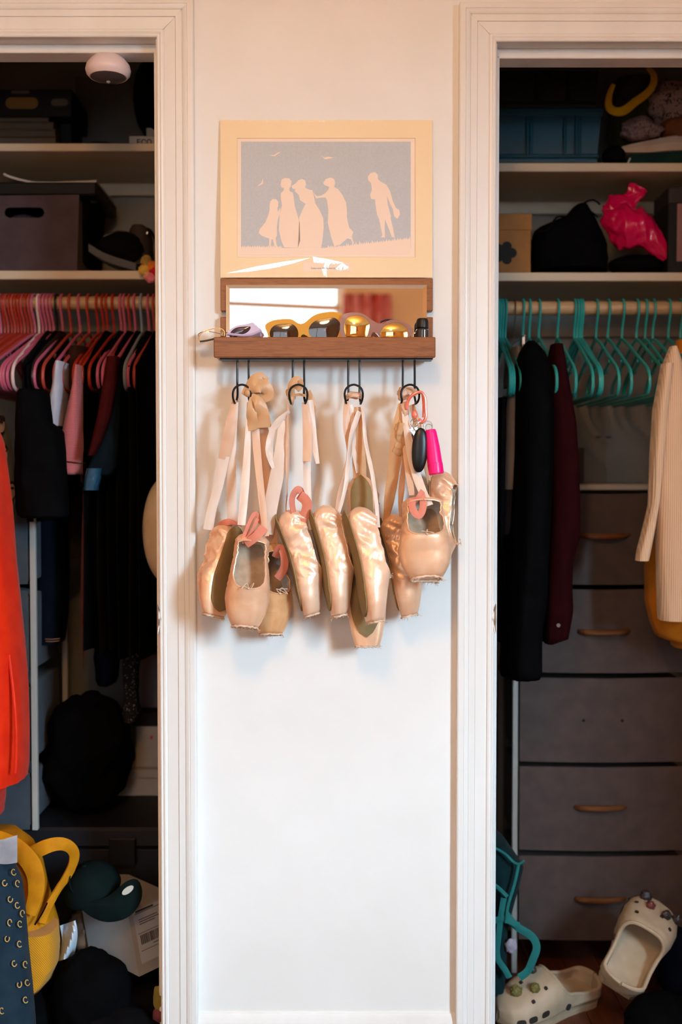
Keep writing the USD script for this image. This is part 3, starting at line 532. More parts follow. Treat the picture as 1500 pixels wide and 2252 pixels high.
# third hook
shoe('large pale pointe shoe foremost on the third hook, brown sole along its left side', (788, 1112, -.085), (842, 1362, -.116), 104, 6, SAT3, dy=0.02, wall=.30, wk=1.04, pinch=.98, wrinkle=.0026, strands=14,
     ribbons=[([(797, 890, KY), (806, 980, -.08), (820, 1050, -.085), (832, 1160, -.095)], (8, 10, 9, 10), (40, 20, 30), RIB), ([(790, 905, -.08), (775, 950, -.084), (766, 1010, -.082), (762, 1055, -.078), (741, 1140, -.075)], (12, 16, 12, 9, 10), (30, 60, 20, 50), RIB)],
     bows=[('ribbon_knot', cat(knot(777, 869, -.076, (.014, .008, .007), 8), strip(spline([P(762, 876, -.074), P(777, 868, -.083), P(793, 876, -.074)], 14), .010, (0, -.8, .5), .0006, (0, 20), .002, 3)), RIB3)])
shoe('pointe shoe hanging lowest of all, sole to the front, mostly behind the large pale one', (797, 1040, -.034), (811, 1416, -.048), 172, 7, SAT, wk=1.02, pinch=.92, wrinkle=.0040,
     ribbons=[([(763, 882, KY), (763, 940, -.078), (768, 990, -.072), (752, 1060, -.062), (740, 1130, -.055)], (12, 18, 11, 12, 8), (0, 30, 60, 10), RIB3), ([(786, 895, -.07), (787, 950, -.066), (789, 1000, -.06), (792, 1065, -.05)], (14, 26, 30, 30), (10, 0, 15), RIB2), ([(768, 890, -.07), (775, 960, -.068), (784, 1020, -.06), (786, 1040, -.058)], (14, 20, 18, 8), (0, 10, 35), RIB)])
# fourth hook
shoe('rumpled golden pointe shoe on the fourth hook, behind the forward facing one', (866, 1128, -.045), (918, 1348, -.066), 75, 8, SAT, wall=.30, wk=1.0, pinch=.95, wrinkle=.0050,
     ribbons=[([(884, 888, -.08), (877, 940, -.084), (870, 1000, -.08), (862, 1060, -.07), (845, 1165, -.055)], (16, 32, 26, 24, 9), (0, -10, 5, 35), RIB2), ([(890, 960, -.078), (886, 1040, -.074), (882, 1090, -.068), (880, 1140, -.062)], (14, 12, 14, 6), (20, 50, 10, 40), RIB3)],
     bows=[('ribbon_knot', cat(knot(882, 948, -.083, (.013, .010, .022), 11), knot(877, 985, -.080, (.012, .008, .016), 12)), RIB2)])
shoe('pointe shoe facing forward with a short open throat, rightmost of the pairs', (926, 1090, -.068), (941, 1264, -.128), 4, 9, SAT, wall=.29, dy=0.04, wk=1.26, hk=1.05, pinch=1.0, wrinkle=.0022, open_at=.42, strands=20,
     ribbons=[([(888, 888, -.085), (893, 930, -.09), (905, 1000, -.094), (925, 1070, -.096), (945, 1112, -.1)], (13, 15, 20, 19, 16), (10, 0, 10), RIB), ([(893, 980, -.086), (898, 1030, -.088), (906, 1090, -.09)], (16, 16, 12), (0, 20), RIB3)],
     elastics=[([(908, 1098, -.098), (908, 1120, -.108), (920, 1134, -.110), (930, 1118, -.104), (926, 1085, -.096)], 15, (0, -.9, .3)), ([(912, 1105, -.094), (922, 1092, -.1), (930, 1080, -.096)], 12, (.3, -1, 0))],
     bows=[('ribbon_knot', cat(knot(886, 866, -.072, (.011, .009, .012), 9), knot(890, 905, -.086, (.007, .006, .020), 10), strip(spline([P(886, 866, -.074), P(902, 858, -.070), P(918, 868, -.07)], 14), .017, (0, -.8, .5), .0006, (0, 30), .003, 9)), RIB3)])
shoe('pointe shoe on edge against the right door casing, behind the forward facing one', (982, 1034, -.036), (966, 1278, -.060), 78, 10, SAT, wall=.34, wk=1.1, pinch=1.0, wrinkle=.0028,
     ribbons=[([(905, 890, -.066), (925, 960, -.06), (940, 1030, -.055), (958, 1105, -.052)], (14, 18, 15, 12), (20, 0, 30), RIB2)])

# ---- keys on the fourth hook
SALM = plastic('salmon_aluminium', (240, 130, 112), .3, metal=.3); HOTP = plastic('hot_pink_plastic', (255, 12, 130), .35)
k = Thing('key_ring', 'salmon carabiner with keys, black oval fob and hot pink cylinder on the fourth hook', 'keys')
k.part('carabiner', tube(spline([P(895, 900, -.094), P(898, 880, -.096), P(910, 867, -.098), (P(926, 863, -.098)), P(934, 874, -.098), P(936, 900, -.098), P(935, 922, -.098), P(928, 929, -.098), P(920, 925, -.097)], 50), .0030, 8), SALM)
k.part('carabiner_gate', tube(spline([P(929, 868, -.094), P(931, 895, -.094), P(930, 918, -.094)], 12), .0018, 6), SALM)
k.part('carabiner_end', cat(ellipsoid(P(912, 912, -.097), (.0055, .004, .009), 2), ellipsoid(P(924, 926, -.097), (.004, .004, .005), 2)), SALM)
def ringt(c, r, th, ax): 
    a = np.linspace(0, 2 * PI, 24, endpoint=False); return tube(np.array([np.array(c) + r * (math.cos(t) * np.array([0, 0, 1.0]) + math.sin(t) * np.array(ax)) for t in a]), th, 6, True)
for i, (px, py, r_) in enumerate(((916, 936, .009), (925, 938, .009), (941, 938, .010), (911, 930, .008))): k.part('split_ring', ringt(P(px, py, -.098 - .002 * i), r_, .0008, (.8, .6 - .4 * i, 0)), STEEL)
for i, (dx, yw) in enumerate(((-8, .3), (-2, -.2), (5, .1))):
    kp = unary_union([Point(0, 0).buffer(.010).difference(Point(0, .006).buffer(.002)), sbox(-.0035, -.030, .0035, -.008), sbox(-.0035, -.022, .0052, -.018), sbox(-.0035, -.029, .0050, -.026)])
    k.part('key', xf(poly3(kp, .0016, (0, 0, 0), (math.cos(yw), math.sin(yw), 0), (0, 0, 1)), None, P(918 + dx, 951, -.092 + .003 * i)), STEEL)
fob = trimesh.creation.icosphere(3); fob.vertices = np.sign(fob.vertices) * np.abs(fob.vertices) ** .9 * [.0145, .007, .041]
k.part('fob', xf(fob, rot([0, 1, 0], 3), P(923, 990, -.122)), plastic('black_fob_plastic', (12, 12, 14), .35), label='black oval fob')
b0, b1 = P(946, 945, -.116), P(960, 1043, -.124); dd = b0 - b1; ln = np.linalg.norm(dd); Rz = trimesh.geometry.align_vectors([0, 0, 1], dd / ln)[:3, :3]
cyl = lathe([(0, 0), (.0125, 0), (.0140, .0015), (.0142, .020), (.0136, .0205), (.0138, .022), (.0132, .050), (.0112, ln - .006), (.0100, ln - .001), (.008, ln), (0, ln)], 32)
k.part('pink_cylinder', xf(cyl, Rz, b1), HOTP, label='hot pink plastic cylinder'); k.part('cylinder_loop', ringt(P(943, 940, -.114), .006, .0008, (1, 0, 0)), STEEL); k.done()

# ---- what the mirror and the lenses show of the room behind the camera
single('curtain_pole', 'tan wooden pole across the rear window, seen in the mirror', 'pole', tube([(-1.38, YR + .07, 2.155), (.0, YR + .07, 2.095)], .018, 10), mat('tan_wood', S(206, 160, 110), .5))
yy = np.linspace(0, 1, 40)
cu = np.array([[(.02 + .26 * u + .01 * math.sin(v * 5), YR + .07 + .022 * math.sin(u * 26 + v), 1.35 + .82 * v) for u in yy] for v in np.linspace(0, 1, 8)])
single('curtain', 'red and pink curtain beside the rear window, seen in the mirror', 'curtain', sheet(cu, .003), fabric('red_pink_curtain', (196, 70, 60), (226, 150, 140), nscale=8))
lt = Thing('ceiling_light', 'warm globe ceiling light of the bedroom', 'ceiling light', base=(LAMP[0], LAMP[1], CH))
lt.part('ceiling_rose', lathe([(0, CH - .02), (.05, CH - .02), (.06, CH - .005), (.06, CH), (0, CH)], 24, (LAMP[0], LAMP[1], 0)), TRIMP)
lt.part('stem', tube([(LAMP[0], LAMP[1], CH - .01), (LAMP[0], LAMP[1], LAMP[2] + .105)], .008), STEEL); lt.done()
# ================================================================== closet fittings
RODW = wood('rod_wood', S(160, 126, 88), S(178, 146, 106), 10, (1, 14, 14), .5)
ORD = 'first second third fourth fifth sixth seventh eighth ninth tenth eleventh twelfth thirteenth fourteenth fifteenth sixteenth seventeenth eighteenth nineteenth twentieth twenty-first twenty-second twenty-third twenty-fourth twenty-fifth twenty-sixth twenty-seventh twenty-eighth twenty-ninth thirtieth thirty-first thirty-second thirty-third thirty-fourth'.split()
SHY, RODY = .42, .43
def shelf(label, xa, xb, ytop, ybot):
    za, zb_ = PZ(ybot, SHY), PZ(ytop, SHY); t = Thing('closet_shelf', label, 'shelf')
    t.part('shelf_board', box(xa, xb, SHY, CB, za, zb_, .0015), SHELFP); t.part('cleat', box(xa, xb, CB - .019, CB, za - .030, za, .001), SHELFP); t.done(); return zb_, za
LSX, RSX = (-1.34, -.05), (-.01, 1.34)
SL1, _ = shelf('upper cream painted shelf in the left closet', *LSX, 315, 332)
SL2, SL2b = shelf('lower cream painted shelf in the left closet, above the pink hangers', *LSX, 595, 614)
SR1, _ = shelf('upper cream painted shelf in the right closet', *RSX, 358, 377)
SR2, SR2b = shelf('lower cream painted shelf in the right closet, above the teal hangers', *RSX, 599, 618)
zrl, zrr = PZ(667, RODY), PZ(678, RODY)
for (xa, xb), z, nm in ((LSX, zrl, 'left'), (RSX, zrr, 'right')):
    t = Thing('closet_rod', f'round wooden hanging rod in the {nm} closet', 'closet rod')
    t.part('rod', tube([(xa + .001, RODY, z), ((xa + xb) / 2, RODY, z), (xb - .001, RODY, z)], .0158, 18), RODW)
    for X, s in ((xa, 1), (xb, -1)): t.part('rod_socket', xf(lathe([(0, 0), (.028, 0), (.028, .004), (.021, .012), (.0165, .012), (0, .012)], 20), rot([0, 1, 0], 90 * s), (X, RODY, z)), TRIMP)
    t.done()
struct('trim_3', box(RSX[0], RSX[1], CB - .018, CB, PZ(741, CB - .018), SR2b - .031, .001), CLOSETP_DIM)
struct('trim_4', box(LSX[0], LSX[1], CB - .018, CB, PZ(730, CB - .018), SL2b - .031, .001), CLOSETP_DIM)

def chaikin(p, n=3, closed=True):
    p = np.asarray(p, float)
    for _ in range(n):
        q = np.roll(p, -1, 0); p = np.stack([.75 * p + .25 * q, .25 * p + .75 * q], 1).reshape(-1, 3)
    return p
def hanger_meshes():
    a = np.radians(np.linspace(-35, 180, 20)); hk = [(0, .0198 * math.cos(t), .0198 * math.sin(t)) for t in a] + [(0, -.017, -.018), (0, -.006, -.038), (0, 0, -.055), (0, 0, -.078)]
    hb_ = [(.012, -.072), (.15, -.137), (.196, -.158), (.211, -.178), (.209, -.203), (.192, -.216), (.15, -.216)]; body = chaikin([(0, a, b) for a, b in hb_] + [(0, -a, b) for a, b in hb_[::-1]], 2)
    nt = [tube(spline([(0, s * .125, -.124), (0, s * .122, -.136), (0, s * .128, -.140), (0, s * .136, -.135)], 10), .0016, 6) for s in (1, -1)]
    return tube(np.array(hk), .0031, 8), tube(body, .0037, 8, True), nt
HM = hanger_meshes(); PROTO = {}
def hanger(mname, rgb, px, z, label, group, yaw=0.0):
    X = PX(px, RODY, 700)
    if mname not in PROTO:
        m = plastic(mname, rgb, .32); t = Thing('clothes_hanger', label, 'hanger', group, base=(0, 0, 0))
        t.part('hook', HM[0], m); t.part('hanger_body', HM[1], m)
        for q in HM[2]: t.part('strap_notch', q, m)
        t.done(); PROTO[mname] = t.path; x = UsdGeom.Xformable(stage.GetPrimAtPath(t.path)); x.ClearXformOpOrder(); x.AddTranslateOp(opSuffix='place').Set(Gf.Vec3d(float(X), RODY, float(z)))
    else: copy_of(PROTO[mname], 'clothes_hanger', label, 'hanger', group, (X, RODY, z), yaw)
PK, COR, RED, WHT, GRY, BLK = ('pink_hanger', (176, 84, 110)), ('coral_hanger', (158, 58, 48)), ('orange_red_hanger', (150, 36, 16)), ('white_hanger', (206, 184, 180)), ('grey_blue_hanger', (128, 138, 152)), ('black_hanger', (22, 20, 22))
cn = {'pink_hanger': 'pink', 'coral_hanger': 'coral', 'orange_red_hanger': 'orange red', 'white_hanger': 'pinkish white', 'grey_blue_hanger': 'grey blue', 'black_hanger': 'black'}
row = [(-6, COR), (2, PK), (10, RED), (18, COR), (26, RED), (33, COR), (40, RED), (47, RED), (54, COR), (62, RED), (70, COR), (77, PK), (86, WHT), (94, PK), (102, PK), (110, PK), (118, PK), (126, BLK), (138, PK), (156, COR), (176, PK), (196, COR), (216, RED), (228, RED), (237, RED), (251, RED), (267, PK), (275, PK), (286, COR), (298, PK), (312, GRY), (328, PK), (340, COR)]
for i, (px, (mn, rgb)) in enumerate(row):
    hanger(mn, rgb, px, zrl, f'{cn[mn]} plastic hanger, {ORD[i]} from the left on the left closet rod', 'plastic hangers on the left closet rod', (-10 if px < 132 else -2.5) + rng.uniform(-.7, .7))
row2 = [1095, 1100, 1105, 1111, 1150, 1164, 1185, 1226, 1263, 1269, 1275, 1280, 1311, 1337, 1368, 1400, 1419, 1436, 1470, 1497]
for i, px in enumerate(row2):
    hanger('teal_hanger', (38, 142, 138), px, zrr, f'teal plastic hanger, {ORD[i]} from the left on the right closet rod', 'teal hangers on the right closet rod', rng.uniform(-2.5, 2.5))

# ---- soft goods traced as solid lofts: rows of (py, left px, right px) at the depth Y, half depth ry
def pxloft(rows, Y, ry, fold=.006, freq=5, seed=0, n=48, m=40, cap=True, sup=2.4):
    rows = sorted(rows); py = np.array([r[0] for r in rows], float)
    Ya = np.broadcast_to(np.interp(np.linspace(py[0], py[-1], m), py, np.broadcast_to(Y, len(py))), (m,)); ya = np.linspace(py[0], py[-1], m)
    xl = np.interp(ya, py, [r[1] for r in rows]); xr = np.interp(ya, py, [r[2] for r in rows]); rya = np.interp(ya, py, np.broadcast_to(ry, len(py)))
    th = np.linspace(0, 2 * PI, n, endpoint=False); R = []
    for i in range(m):
        A, B = P(xl[i], ya[i], Ya[i]), P(xr[i], ya[i], Ya[i]); c = (A + B) / 2; rx = (B - A)[0] / 2; e = 2 / sup
        cx, sy = np.sign(np.cos(th)) * np.abs(np.cos(th)) ** e, np.sign(np.sin(th)) * np.abs(np.sin(th)) ** e
        v = i / (m - 1); q = np.stack([np.cos(th) * freq * .5, np.sin(th) * freq * .5, np.full(n, v * 2.2 + seed * 9.1)], 1)
        d = fold * (meshkit.fbm(q, 3, seed) - .5) * 2 * min(1, .3 + v * 1.2); k = min(1, .25 + 3 * min(v, 1 - v) * 3) if cap else 1
        R.append(np.stack([c[0] + rx * cx * (1 - 0 * k) + d * cx * min(1, rx / .02), c[1] + rya[i] * sy + d * sy, np.full(n, c[2])], 1))
    return loft(R)
def surf_y(px, py, rows, Y, ry):
    """Depth of a loft's front face at a pixel."""
    rows = sorted(rows); yy_ = [r[0] for r in rows]; a, b = np.interp(py, yy_, [r[1] for r in rows]), np.interp(py, yy_, [r[2] for r in rows])
    u = np.clip((px - (a + b) / 2) / ((b - a) / 2), -.98, .98); return Y - ry * (1 - abs(u) ** 2.4) ** (1 / 2.4)
def goods(name, label, cat_, rows, Y, ry, mt, extra=(), group=None, part='cloth', **k):
    t = Thing(name, label, cat_, group); t.part(part, pxloft(rows, Y, ry, **k), mt, smooth=60)
    for nm, m_, mm, lb_ in extra: t.part(nm, m_, mm, label=lb_, smooth=50)
    return t.done()
BLK1 = fabric('black_cloth', (5, 5, 6), (8, 8, 10), sheen=0); BLK2 = fabric('black_knit', (9, 8, 10), (14, 13, 14), sheen=0); NAVY = fabric('navy_cloth', (9, 12, 22), (13, 17, 30), sheen=0); BROWN = fabric('brown_cloth', (40, 22, 16), (52, 30, 22), sheen=0)
def stripes(name, a, b, scale, axis='z', rough=.85):
    return node_mat(name, {'tc': ('texture_coordinate', {}), 'w': ('wave_texture', {'wave_type': 'bands', 'bands_direction': axis, 'scale': scale}), 'r': ('rgb_ramp', {'ramp': [(.35, S(*a)), (.65, S(*b))]}), 'b': ('bump', {'strength': .3, 'distance': .001}),
                           'p': ('principled_bsdf', {'roughness': rough, 'specular_ior_level': .25, 'sheen_weight': .15})}, [('tc.object', 'w.vector'), ('w.fac', 'r.fac'), ('r.color', 'p.base_color'), ('w.fac', 'b.height'), ('b.normal', 'p.normal')])
def spots(name, a, b, scale, lim=.3, rough=.85, c=None):
    r = [(max(0, lim - .03), S(*b)), (lim + .03, S(*a))] if c is None else [(lim - .12, S(*b)), (lim, S(*c)), (lim + .06, S(*a))]
    return node_mat(name, {'tc': ('texture_coordinate', {}), 'n': ('noise_texture', {'scale': scale * .7, 'detail': 3}), 'm': ('mix_vector', {'fac': .12}), 'v': ('voronoi_texture', {'scale': scale}), 'r': ('rgb_ramp', {'ramp': r}),
                           'p': ('principled_bsdf', {'roughness': rough, 'specular_ior_level': .25})}, [('tc.object', 'n.vector'), ('tc.object', 'm.a'), ('n.color', 'm.b'), ('m.result', 'v.vector'), ('v.distance', 'r.fac'), ('r.color', 'p.base_color')])

def draped(name, label, cat_, px, z, mt, length, half=.0125, seed=0, group=None, yaw=-2.5):
    """A garment on its hanger, seen edge on: shoulders that follow the hanger, then a hanging body."""
    X = PX(px, RODY, 700); vv = np.r_[np.linspace(0, .26, 12), np.linspace(.3, 1, 18)]; th = np.linspace(0, 2 * PI, 40, endpoint=False); R = []
    for v in vv:
        zz = -.066 - .100 * (v / .26) if v < .26 else -.166 - (length - .166) * (v - .26) / .74
        hw = .022 + .186 * (v / .26) ** .95 if v < .26 else .208 + .008 * math.sin(v * 7 + seed); t_ = half * (.45 + .55 * min(1, v / .3))
        y_ = hw * np.sign(np.cos(th)) * np.abs(np.cos(th)) ** .8; f_ = (meshkit.fbm(np.stack([y_ * 22, np.full(40, v * 2.0), np.full(40, seed * 3.7)], 1), 2, seed) - .5) * .016 * min(1, v * 1.6)
        R.append(np.stack([t_ * np.sin(th) + f_, y_, np.full(40, zz)], 1))
    return single(name, label, cat_, xf(loft(R), rot([0, 0, 1], yaw), (X, RODY, z)), mt, group, smooth=60)
# ================================================================== left closet: clothes
REDC = fabric('red_satin_cloth', (226, 44, 6), (212, 34, 4), .45, .1, .15, 700)
rows = [(700, -152, -128), (760, -165, -110), (860, -160, -45), (970, -150, 2), (1100, -150, 18), (1200, -145, 27), (1300, -140, 37), (1400, -140, 46), (1500, -140, 52), (1600, -140, 55), (1690, -140, 55), (1712, -140, 52)]
goods('dress', 'bright red dress hanging at the far left edge', 'dress', rows, [.26, .22, .15, .10, .09, .09, .09, .09, .09, .09, .09, .09], [.03, .06, .08, .09, .1, .1, .1, .1, .1, .1, .1, .1], REDC,
      [('underskirt', pxloft([(1690, -140, 2), (1740, -140, 7), (1792, -140, 1)], .10, .085, .004, 6, 3), REDC, None), ('pleat', tube(spline([P(20, 1440, .035), P(33, 1560, .02), P(36, 1640, .015), P(34, 1700, .012)], 16), .0035, 8), REDC, None)], fold=.010, freq=7, seed=2, m=60)
hanger(*RED, -140, zrl, 'orange red plastic hanger of the red dress, hidden past the left edge', 'plastic hangers on the left closet rod')
rows = [(870, -70, -12), (930, -55, 8), (980, -48, 20), (1030, -45, 30), (1080, -45, 35), (1120, -45, 34), (1150, -42, 28), (1167, -36, 16)]
FACE, HAIR = mat('print_pale', S(206, 184, 180), .8), mat('print_dark', S(52, 40, 42), .8)
ex = []
for fx, fy, s_ in ((26, 1080, 1.0), (9, 1000, 1.0), (14, 1150, .8), (3, 935, 1.0)):
    for nm, mm, r_, dz in (('printed_face', FACE, (6.5, 16), 0), ('printed_hair', HAIR, (7.5, 9), -13)):
        c = [(fx + r_[0] * s_ * math.cos(t), fy + dz * s_ + r_[1] * s_ * math.sin(t)) for t in np.linspace(0, 2 * PI, 14, endpoint=False)]
        pts = np.array([P(a, b, surf_y(a, b, rows, .24, .05) - .0012 - .0006 * (nm == 'printed_hair')) for a, b in c]); ex.append((nm, loft([pts + [0, .0035, 0], pts]), mm, None))
goods('shirt', 'grey sleeve with small pale printed faces behind the red dress', 'shirt', rows, .24, .05, fabric('grey_print_cloth', (112, 118, 126), (122, 128, 136)), ex, fold=.001, seed=4)
goods('shirt', 'black top hanging below the left pink hangers', 'shirt', [(858, 48, 98), (866, 41, 106), (930, 38, 113), (948, 37, 138), (1040, 37, 148), (1128, 40, 150), (1138, 50, 146)], .165, .05, BLK1, fold=.008, seed=5)
goods('t_shirt', 'pale grey t-shirt sleeve left of the pink striped sleeve', 't-shirt', [(798, 129, 147), (850, 121, 147), (900, 110, 144), (922, 105, 142), (938, 112, 141)], .25, .05, fabric('pale_grey_jersey', (164, 164, 178), (176, 176, 188)),
     fold=.003, seed=6, part='sleeve')
goods('shirt', 'dark brown shirt between the pale t-shirt and the pink striped shirt', 'shirt', [(765, 160, 195), (800, 143, 198), (850, 140, 192), (930, 142, 185), (1000, 150, 184)], .32, .05, BROWN, fold=.006, seed=7)
goods('shirt', 'pink and red fine striped shirt with a wide short sleeve', 'shirt', [(806, 174, 184), (870, 161, 187), (930, 147, 189), (990, 132, 190), (1022, 123, 188), (1044, 136, 184)], .235, .05, stripes('pink_stripes', (150, 62, 66), (190, 112, 112), 105),
      [('hem_seam', tube(spline([P(127, 1010, .2), P(152, 1016, .184), P(188, 1019, .2)], 14), .0012, 5), BROWN, None), ('body', pxloft([(790, 188, 206), (900, 190, 212), (1060, 192, 214)], .40, .10, .004, 5, 9), stripes('pink_stripes', (150, 62, 66), (190, 112, 112), 105), None)], fold=.003, seed=8, part='sleeve')
goods('dress', 'dark red narrow garment beside the pink striped shirt', 'dress', [(785, 236, 262), (850, 226, 256), (920, 214, 243), (975, 201, 222), (1002, 195, 208)], .150, .02, fabric('dark_red_cloth', (50, 9, 9), (58, 13, 11), sheen=0), fold=.003, seed=9)
goods('dress', 'dark teal dress with a glittering blue sequin hem', 'dress', [(800, 244, 266), (900, 226, 264), (980, 212, 262), (1030, 194, 256), (1046, 190, 246)], .185, .025, fabric('dark_teal_cloth', (13, 22, 30), (18, 30, 38), sheen=0),
      [('sequin_hem', pxloft([(1030, 192, 226), (1050, 187, 222), (1078, 185, 216)], .165, .022, .002, 4, 3), spots('sequins', (18, 52, 76), (90, 170, 205), 260, .22, .3), 'glittering blue sequins')], fold=.004, seed=10)
LG = 'dark clothes on the left closet rod'
for hx, hn, ln, mm, wd in ((110, 15, .47, BLK2, 'black knitted'), (126, 17, .50, BLK1, 'black'), (237, 24, .78, BLK1, 'long black'), (267, 26, .79, BLK2, 'long black knitted'), (286, 28, .78, BLK1, 'long black'), (305, 30, .80, BLK1, 'long black'), (328, 31, .79, BLK2, 'long black knitted'), (345, 33, .80, BLK1, 'long black')):
    draped('coat' if ln > .6 else 'shirt', f'{wd} garment by the {ORD[hn]} hanger from the left on the left closet rod', 'coat' if ln > .6 else 'shirt', hx, zrl, mm, ln, .0125, hx, LG)
draped('t_shirt', 'dark brown t-shirt by the nineteenth hanger from the left on the left closet rod', 't-shirt', 137, zrl, BROWN, .46, .010, 3, LG)
goods('jeans', 'dark navy jeans with a stitched hem hanging low in the left closet', 'jeans', [(1092, 82, 142), (1250, 79, 150), (1380, 82, 142), (1410, 84, 138)], .40, .06, NAVY,
      [('hem_stitching', tube(spline([P(92, 1404, .345), P(112, 1406, .338), P(132, 1404, .345)], 10), .0009, 5), mat('tan_thread', S(150, 112, 84), .8), None), ('hem_stitching', tube(spline([P(94, 1409, .345), P(112, 1411, .338), P(131, 1409, .345)], 10), .0009, 5), mat('tan_thread', S(150, 112, 84), .8), None)], fold=.005, seed=13)
goods('shirt', 'dark taupe garment behind the jeans', 'shirt', [(1050, 148, 182), (1120, 148, 186), (1200, 150, 180), (1226, 150, 178)], .54, .05, fabric('taupe_cloth', (58, 48, 40), (66, 56, 46)), fold=.003, seed=14)
single('sash', 'long narrow dusty pink sash hanging to a point', 'sash', strip(spline([P(188, 1000, .30), P(187, 1150, .30), P(184, 1300, .30), P(184, 1420, .30), P(183, 1472, .30)], 40), np.array([14, 12, 13, 11, 2]) / 960, (0, -1, 0), .001, (15, -20, 25, 0, 30), .003, 3), fabric('dusty_pink_cloth', (78, 42, 38), (88, 48, 44)))
goods('skirt', 'navy cloth hanging below the long black coat', 'skirt', [(1390, 212, 262), (1440, 210, 264), (1490, 216, 258), (1502, 220, 252)], .48, .05, NAVY, fold=.005, seed=15)
goods('scarf', 'black scarf with pale flowers hanging right of the navy cloth', 'scarf', [(1365, 270, 322), (1420, 268, 316), (1470, 270, 306), (1520, 273, 304), (1565, 269, 309), (1585, 270, 300)], .40, .025, spots('floral', (16, 16, 18), (172, 170, 168), 75, .2), fold=.006, freq=8, seed=16)
t = Thing('handbag', 'beige canvas bag hanging behind the right edge of the left closet opening', 'bag')
t.part('bag_body', ellipsoid(P(368, 1165, .26), (.054, .05, .118)), fabric('beige_canvas', (186, 164, 130), (196, 176, 142))); t.part('bag_strap', tube(spline([P(352, 1075, .26), P(350, 900, .34), P(349, 700, .42), P(349, 658, .43), P(355, 690, .445), P(370, 900, .36), P(378, 1075, .27)], 40), .003), fabric('beige_canvas', (186, 164, 130))); t.done()
goods('drawstring_bag', 'black bag with lime green piping hanging above the jeans', 'bag', [(1020, 68, 138), (1060, 62, 146), (1090, 64, 150), (1112, 76, 138), (1120, 88, 120)], .28, .04, BLK2,
      [('piping', tube(spline([P(64, 1086, .27), P(70, 1104, .25), P(86, 1117, .236), P(105, 1117, .236), P(122, 1106, .24), P(134, 1088, .25)], 30), .0016, 6), plastic('lime_piping', (110, 160, 50), .6), 'lime green piping')], fold=.003, seed=17)

# ---- left closet: shelves
def cbox(name, label, cat_, x0, x1, y0, y1, Y, depth, mt, c=.002, extra=()):
    t = Thing(name, label, cat_); A, B = P(x0, y1, Y), P(x1, y0, Y); t.part('body', box(A[0], B[0], Y, min(Y + depth, CB - .001), A[2], B[2], c), mt)
    for nm, m_, mm, lb_ in extra: t.part(nm, m_, mm, label=lb_)
    return t.done()
def oval(cx, cy, rx, ry, Y, th=.001, ang=0, n=24):
    c, s = math.cos(math.radians(ang)), math.sin(math.radians(ang)); q = [(rx * math.cos(t), ry * math.sin(t)) for t in np.linspace(0, 2 * PI, n, endpoint=False)]
    return front_poly(ppoly([(cx + a * c - b * s, cy + a * s + b * c) for a, b in q], Y), th, Y)
def pill(x0, x1, y0, y1, Y, th=.001):
    r = (y1 - y0) / 2; return front_poly(ppoly([(x0 + r + r * math.cos(t), (y0 + y1) / 2 + r * math.sin(t)) for t in np.linspace(PI / 2, 1.5 * PI, 10)] + [(x1 - r + r * math.cos(t), (y0 + y1) / 2 + r * math.sin(t)) for t in np.linspace(-PI / 2, PI / 2, 10)], Y), th, Y)
GBLK = mat('matt_black_card', S(9, 9, 9), .6, spec=.3); GREY = mat('grey_board', S(80, 78, 74), .8); WCARD = mat('white_card', S(166, 162, 158), .7, S(156, 152, 148), 12)
bookc = [(60, 55, 50), (72, 64, 52), (84, 70, 60), (54, 52, 44)]
Y0 = .45
for i, (ya, yb, xr) in enumerate(((258, 268, 108), (268.5, 284, 119), (284.5, 300, 123), (300.5, 0, 124))):
    zb_ = SL1 if i == 3 else P(0, yb, Y0)[2]; A, B = P(-60, 300, Y0), P(xr, ya, Y0); t = Thing('book', f'{ORD[i]} book from the top of the stack under the black game box', 'book', 'stacked books on the upper left shelf')
    bc = mat(f'book_cover_{i}', S(*bookc[i]), .6); hz = B[2] - zb_
    t.part('cover', cat(box(A[0], B[0], Y0, Y0 + .20, B[2] - .002, B[2], .0006), box(A[0], B[0], Y0, Y0 + .20, zb_, zb_ + .002, .0006), box(A[0], A[0] + .003, Y0, Y0 + .20, zb_ + .0005, B[2] - .0005)), bc)
    t.part('pages', box(A[0] + .002, B[0] - .003, Y0 + .003, Y0 + .197, zb_ + .0018, B[2] - .0018), mat('book_pages', S(84, 74, 64), .9)); t.done()
zt_ = P(0, 258, Y0)[2]; A, B = P(-60, 258, Y0 - .005), P(158, 196, Y0 - .005)
t = Thing('game_box', 'black game box with a yellow oval label on top of the book stack', 'box'); Yf = Y0 - .005
t.part('body', box(A[0], B[0], Yf, Yf + .22, zt_ + .0005, B[2], .002), GBLK); t.part('printed_label', pill(12, 84, 214, 239, Yf - .001), mat('amber_print', S(110, 78, 26), .6), label='amber oval label')
t.part('printed_label', pill(112, 150, 217, 233, Yf - .001), mat('grey_print', S(70, 67, 62), .6), label='grey oval label'); t.part('printed_label', front_poly(ppoly([(25, 191 + 8), (64, 191 + 8), (64, 206), (25, 206)], Yf - .001), .001, Yf - .001), mat('grey_print', S(70, 67, 62), .6), label='small grey label'); t.done()
A, B = P(126, 312, .50), P(158, 262, .50); single('speaker', 'small black box standing right of the book stack', 'speaker', box(A[0] + .004, B[0], .50, .62, SL1, B[2], .003), GBLK)
single('board', 'dark grey board leaning at the back of the upper left shelf', 'board', front_poly(Polygon([(P(a, b, .60)[0], max(P(a, b, .60)[2], SL1)) for a, b in [(165, 330), (165, 170), (285, 170), (336, 268), (330, 330)]]), .008, .60), GREY)
single('garment_bag', 'black folded cloth bag beside the grey board on the upper left shelf', 'bag', blob(P(358, 222, .50), (.068, .07, SL1 * 0 + P(358, 222, .5)[2] - SL1), 5, .12), BLK1)
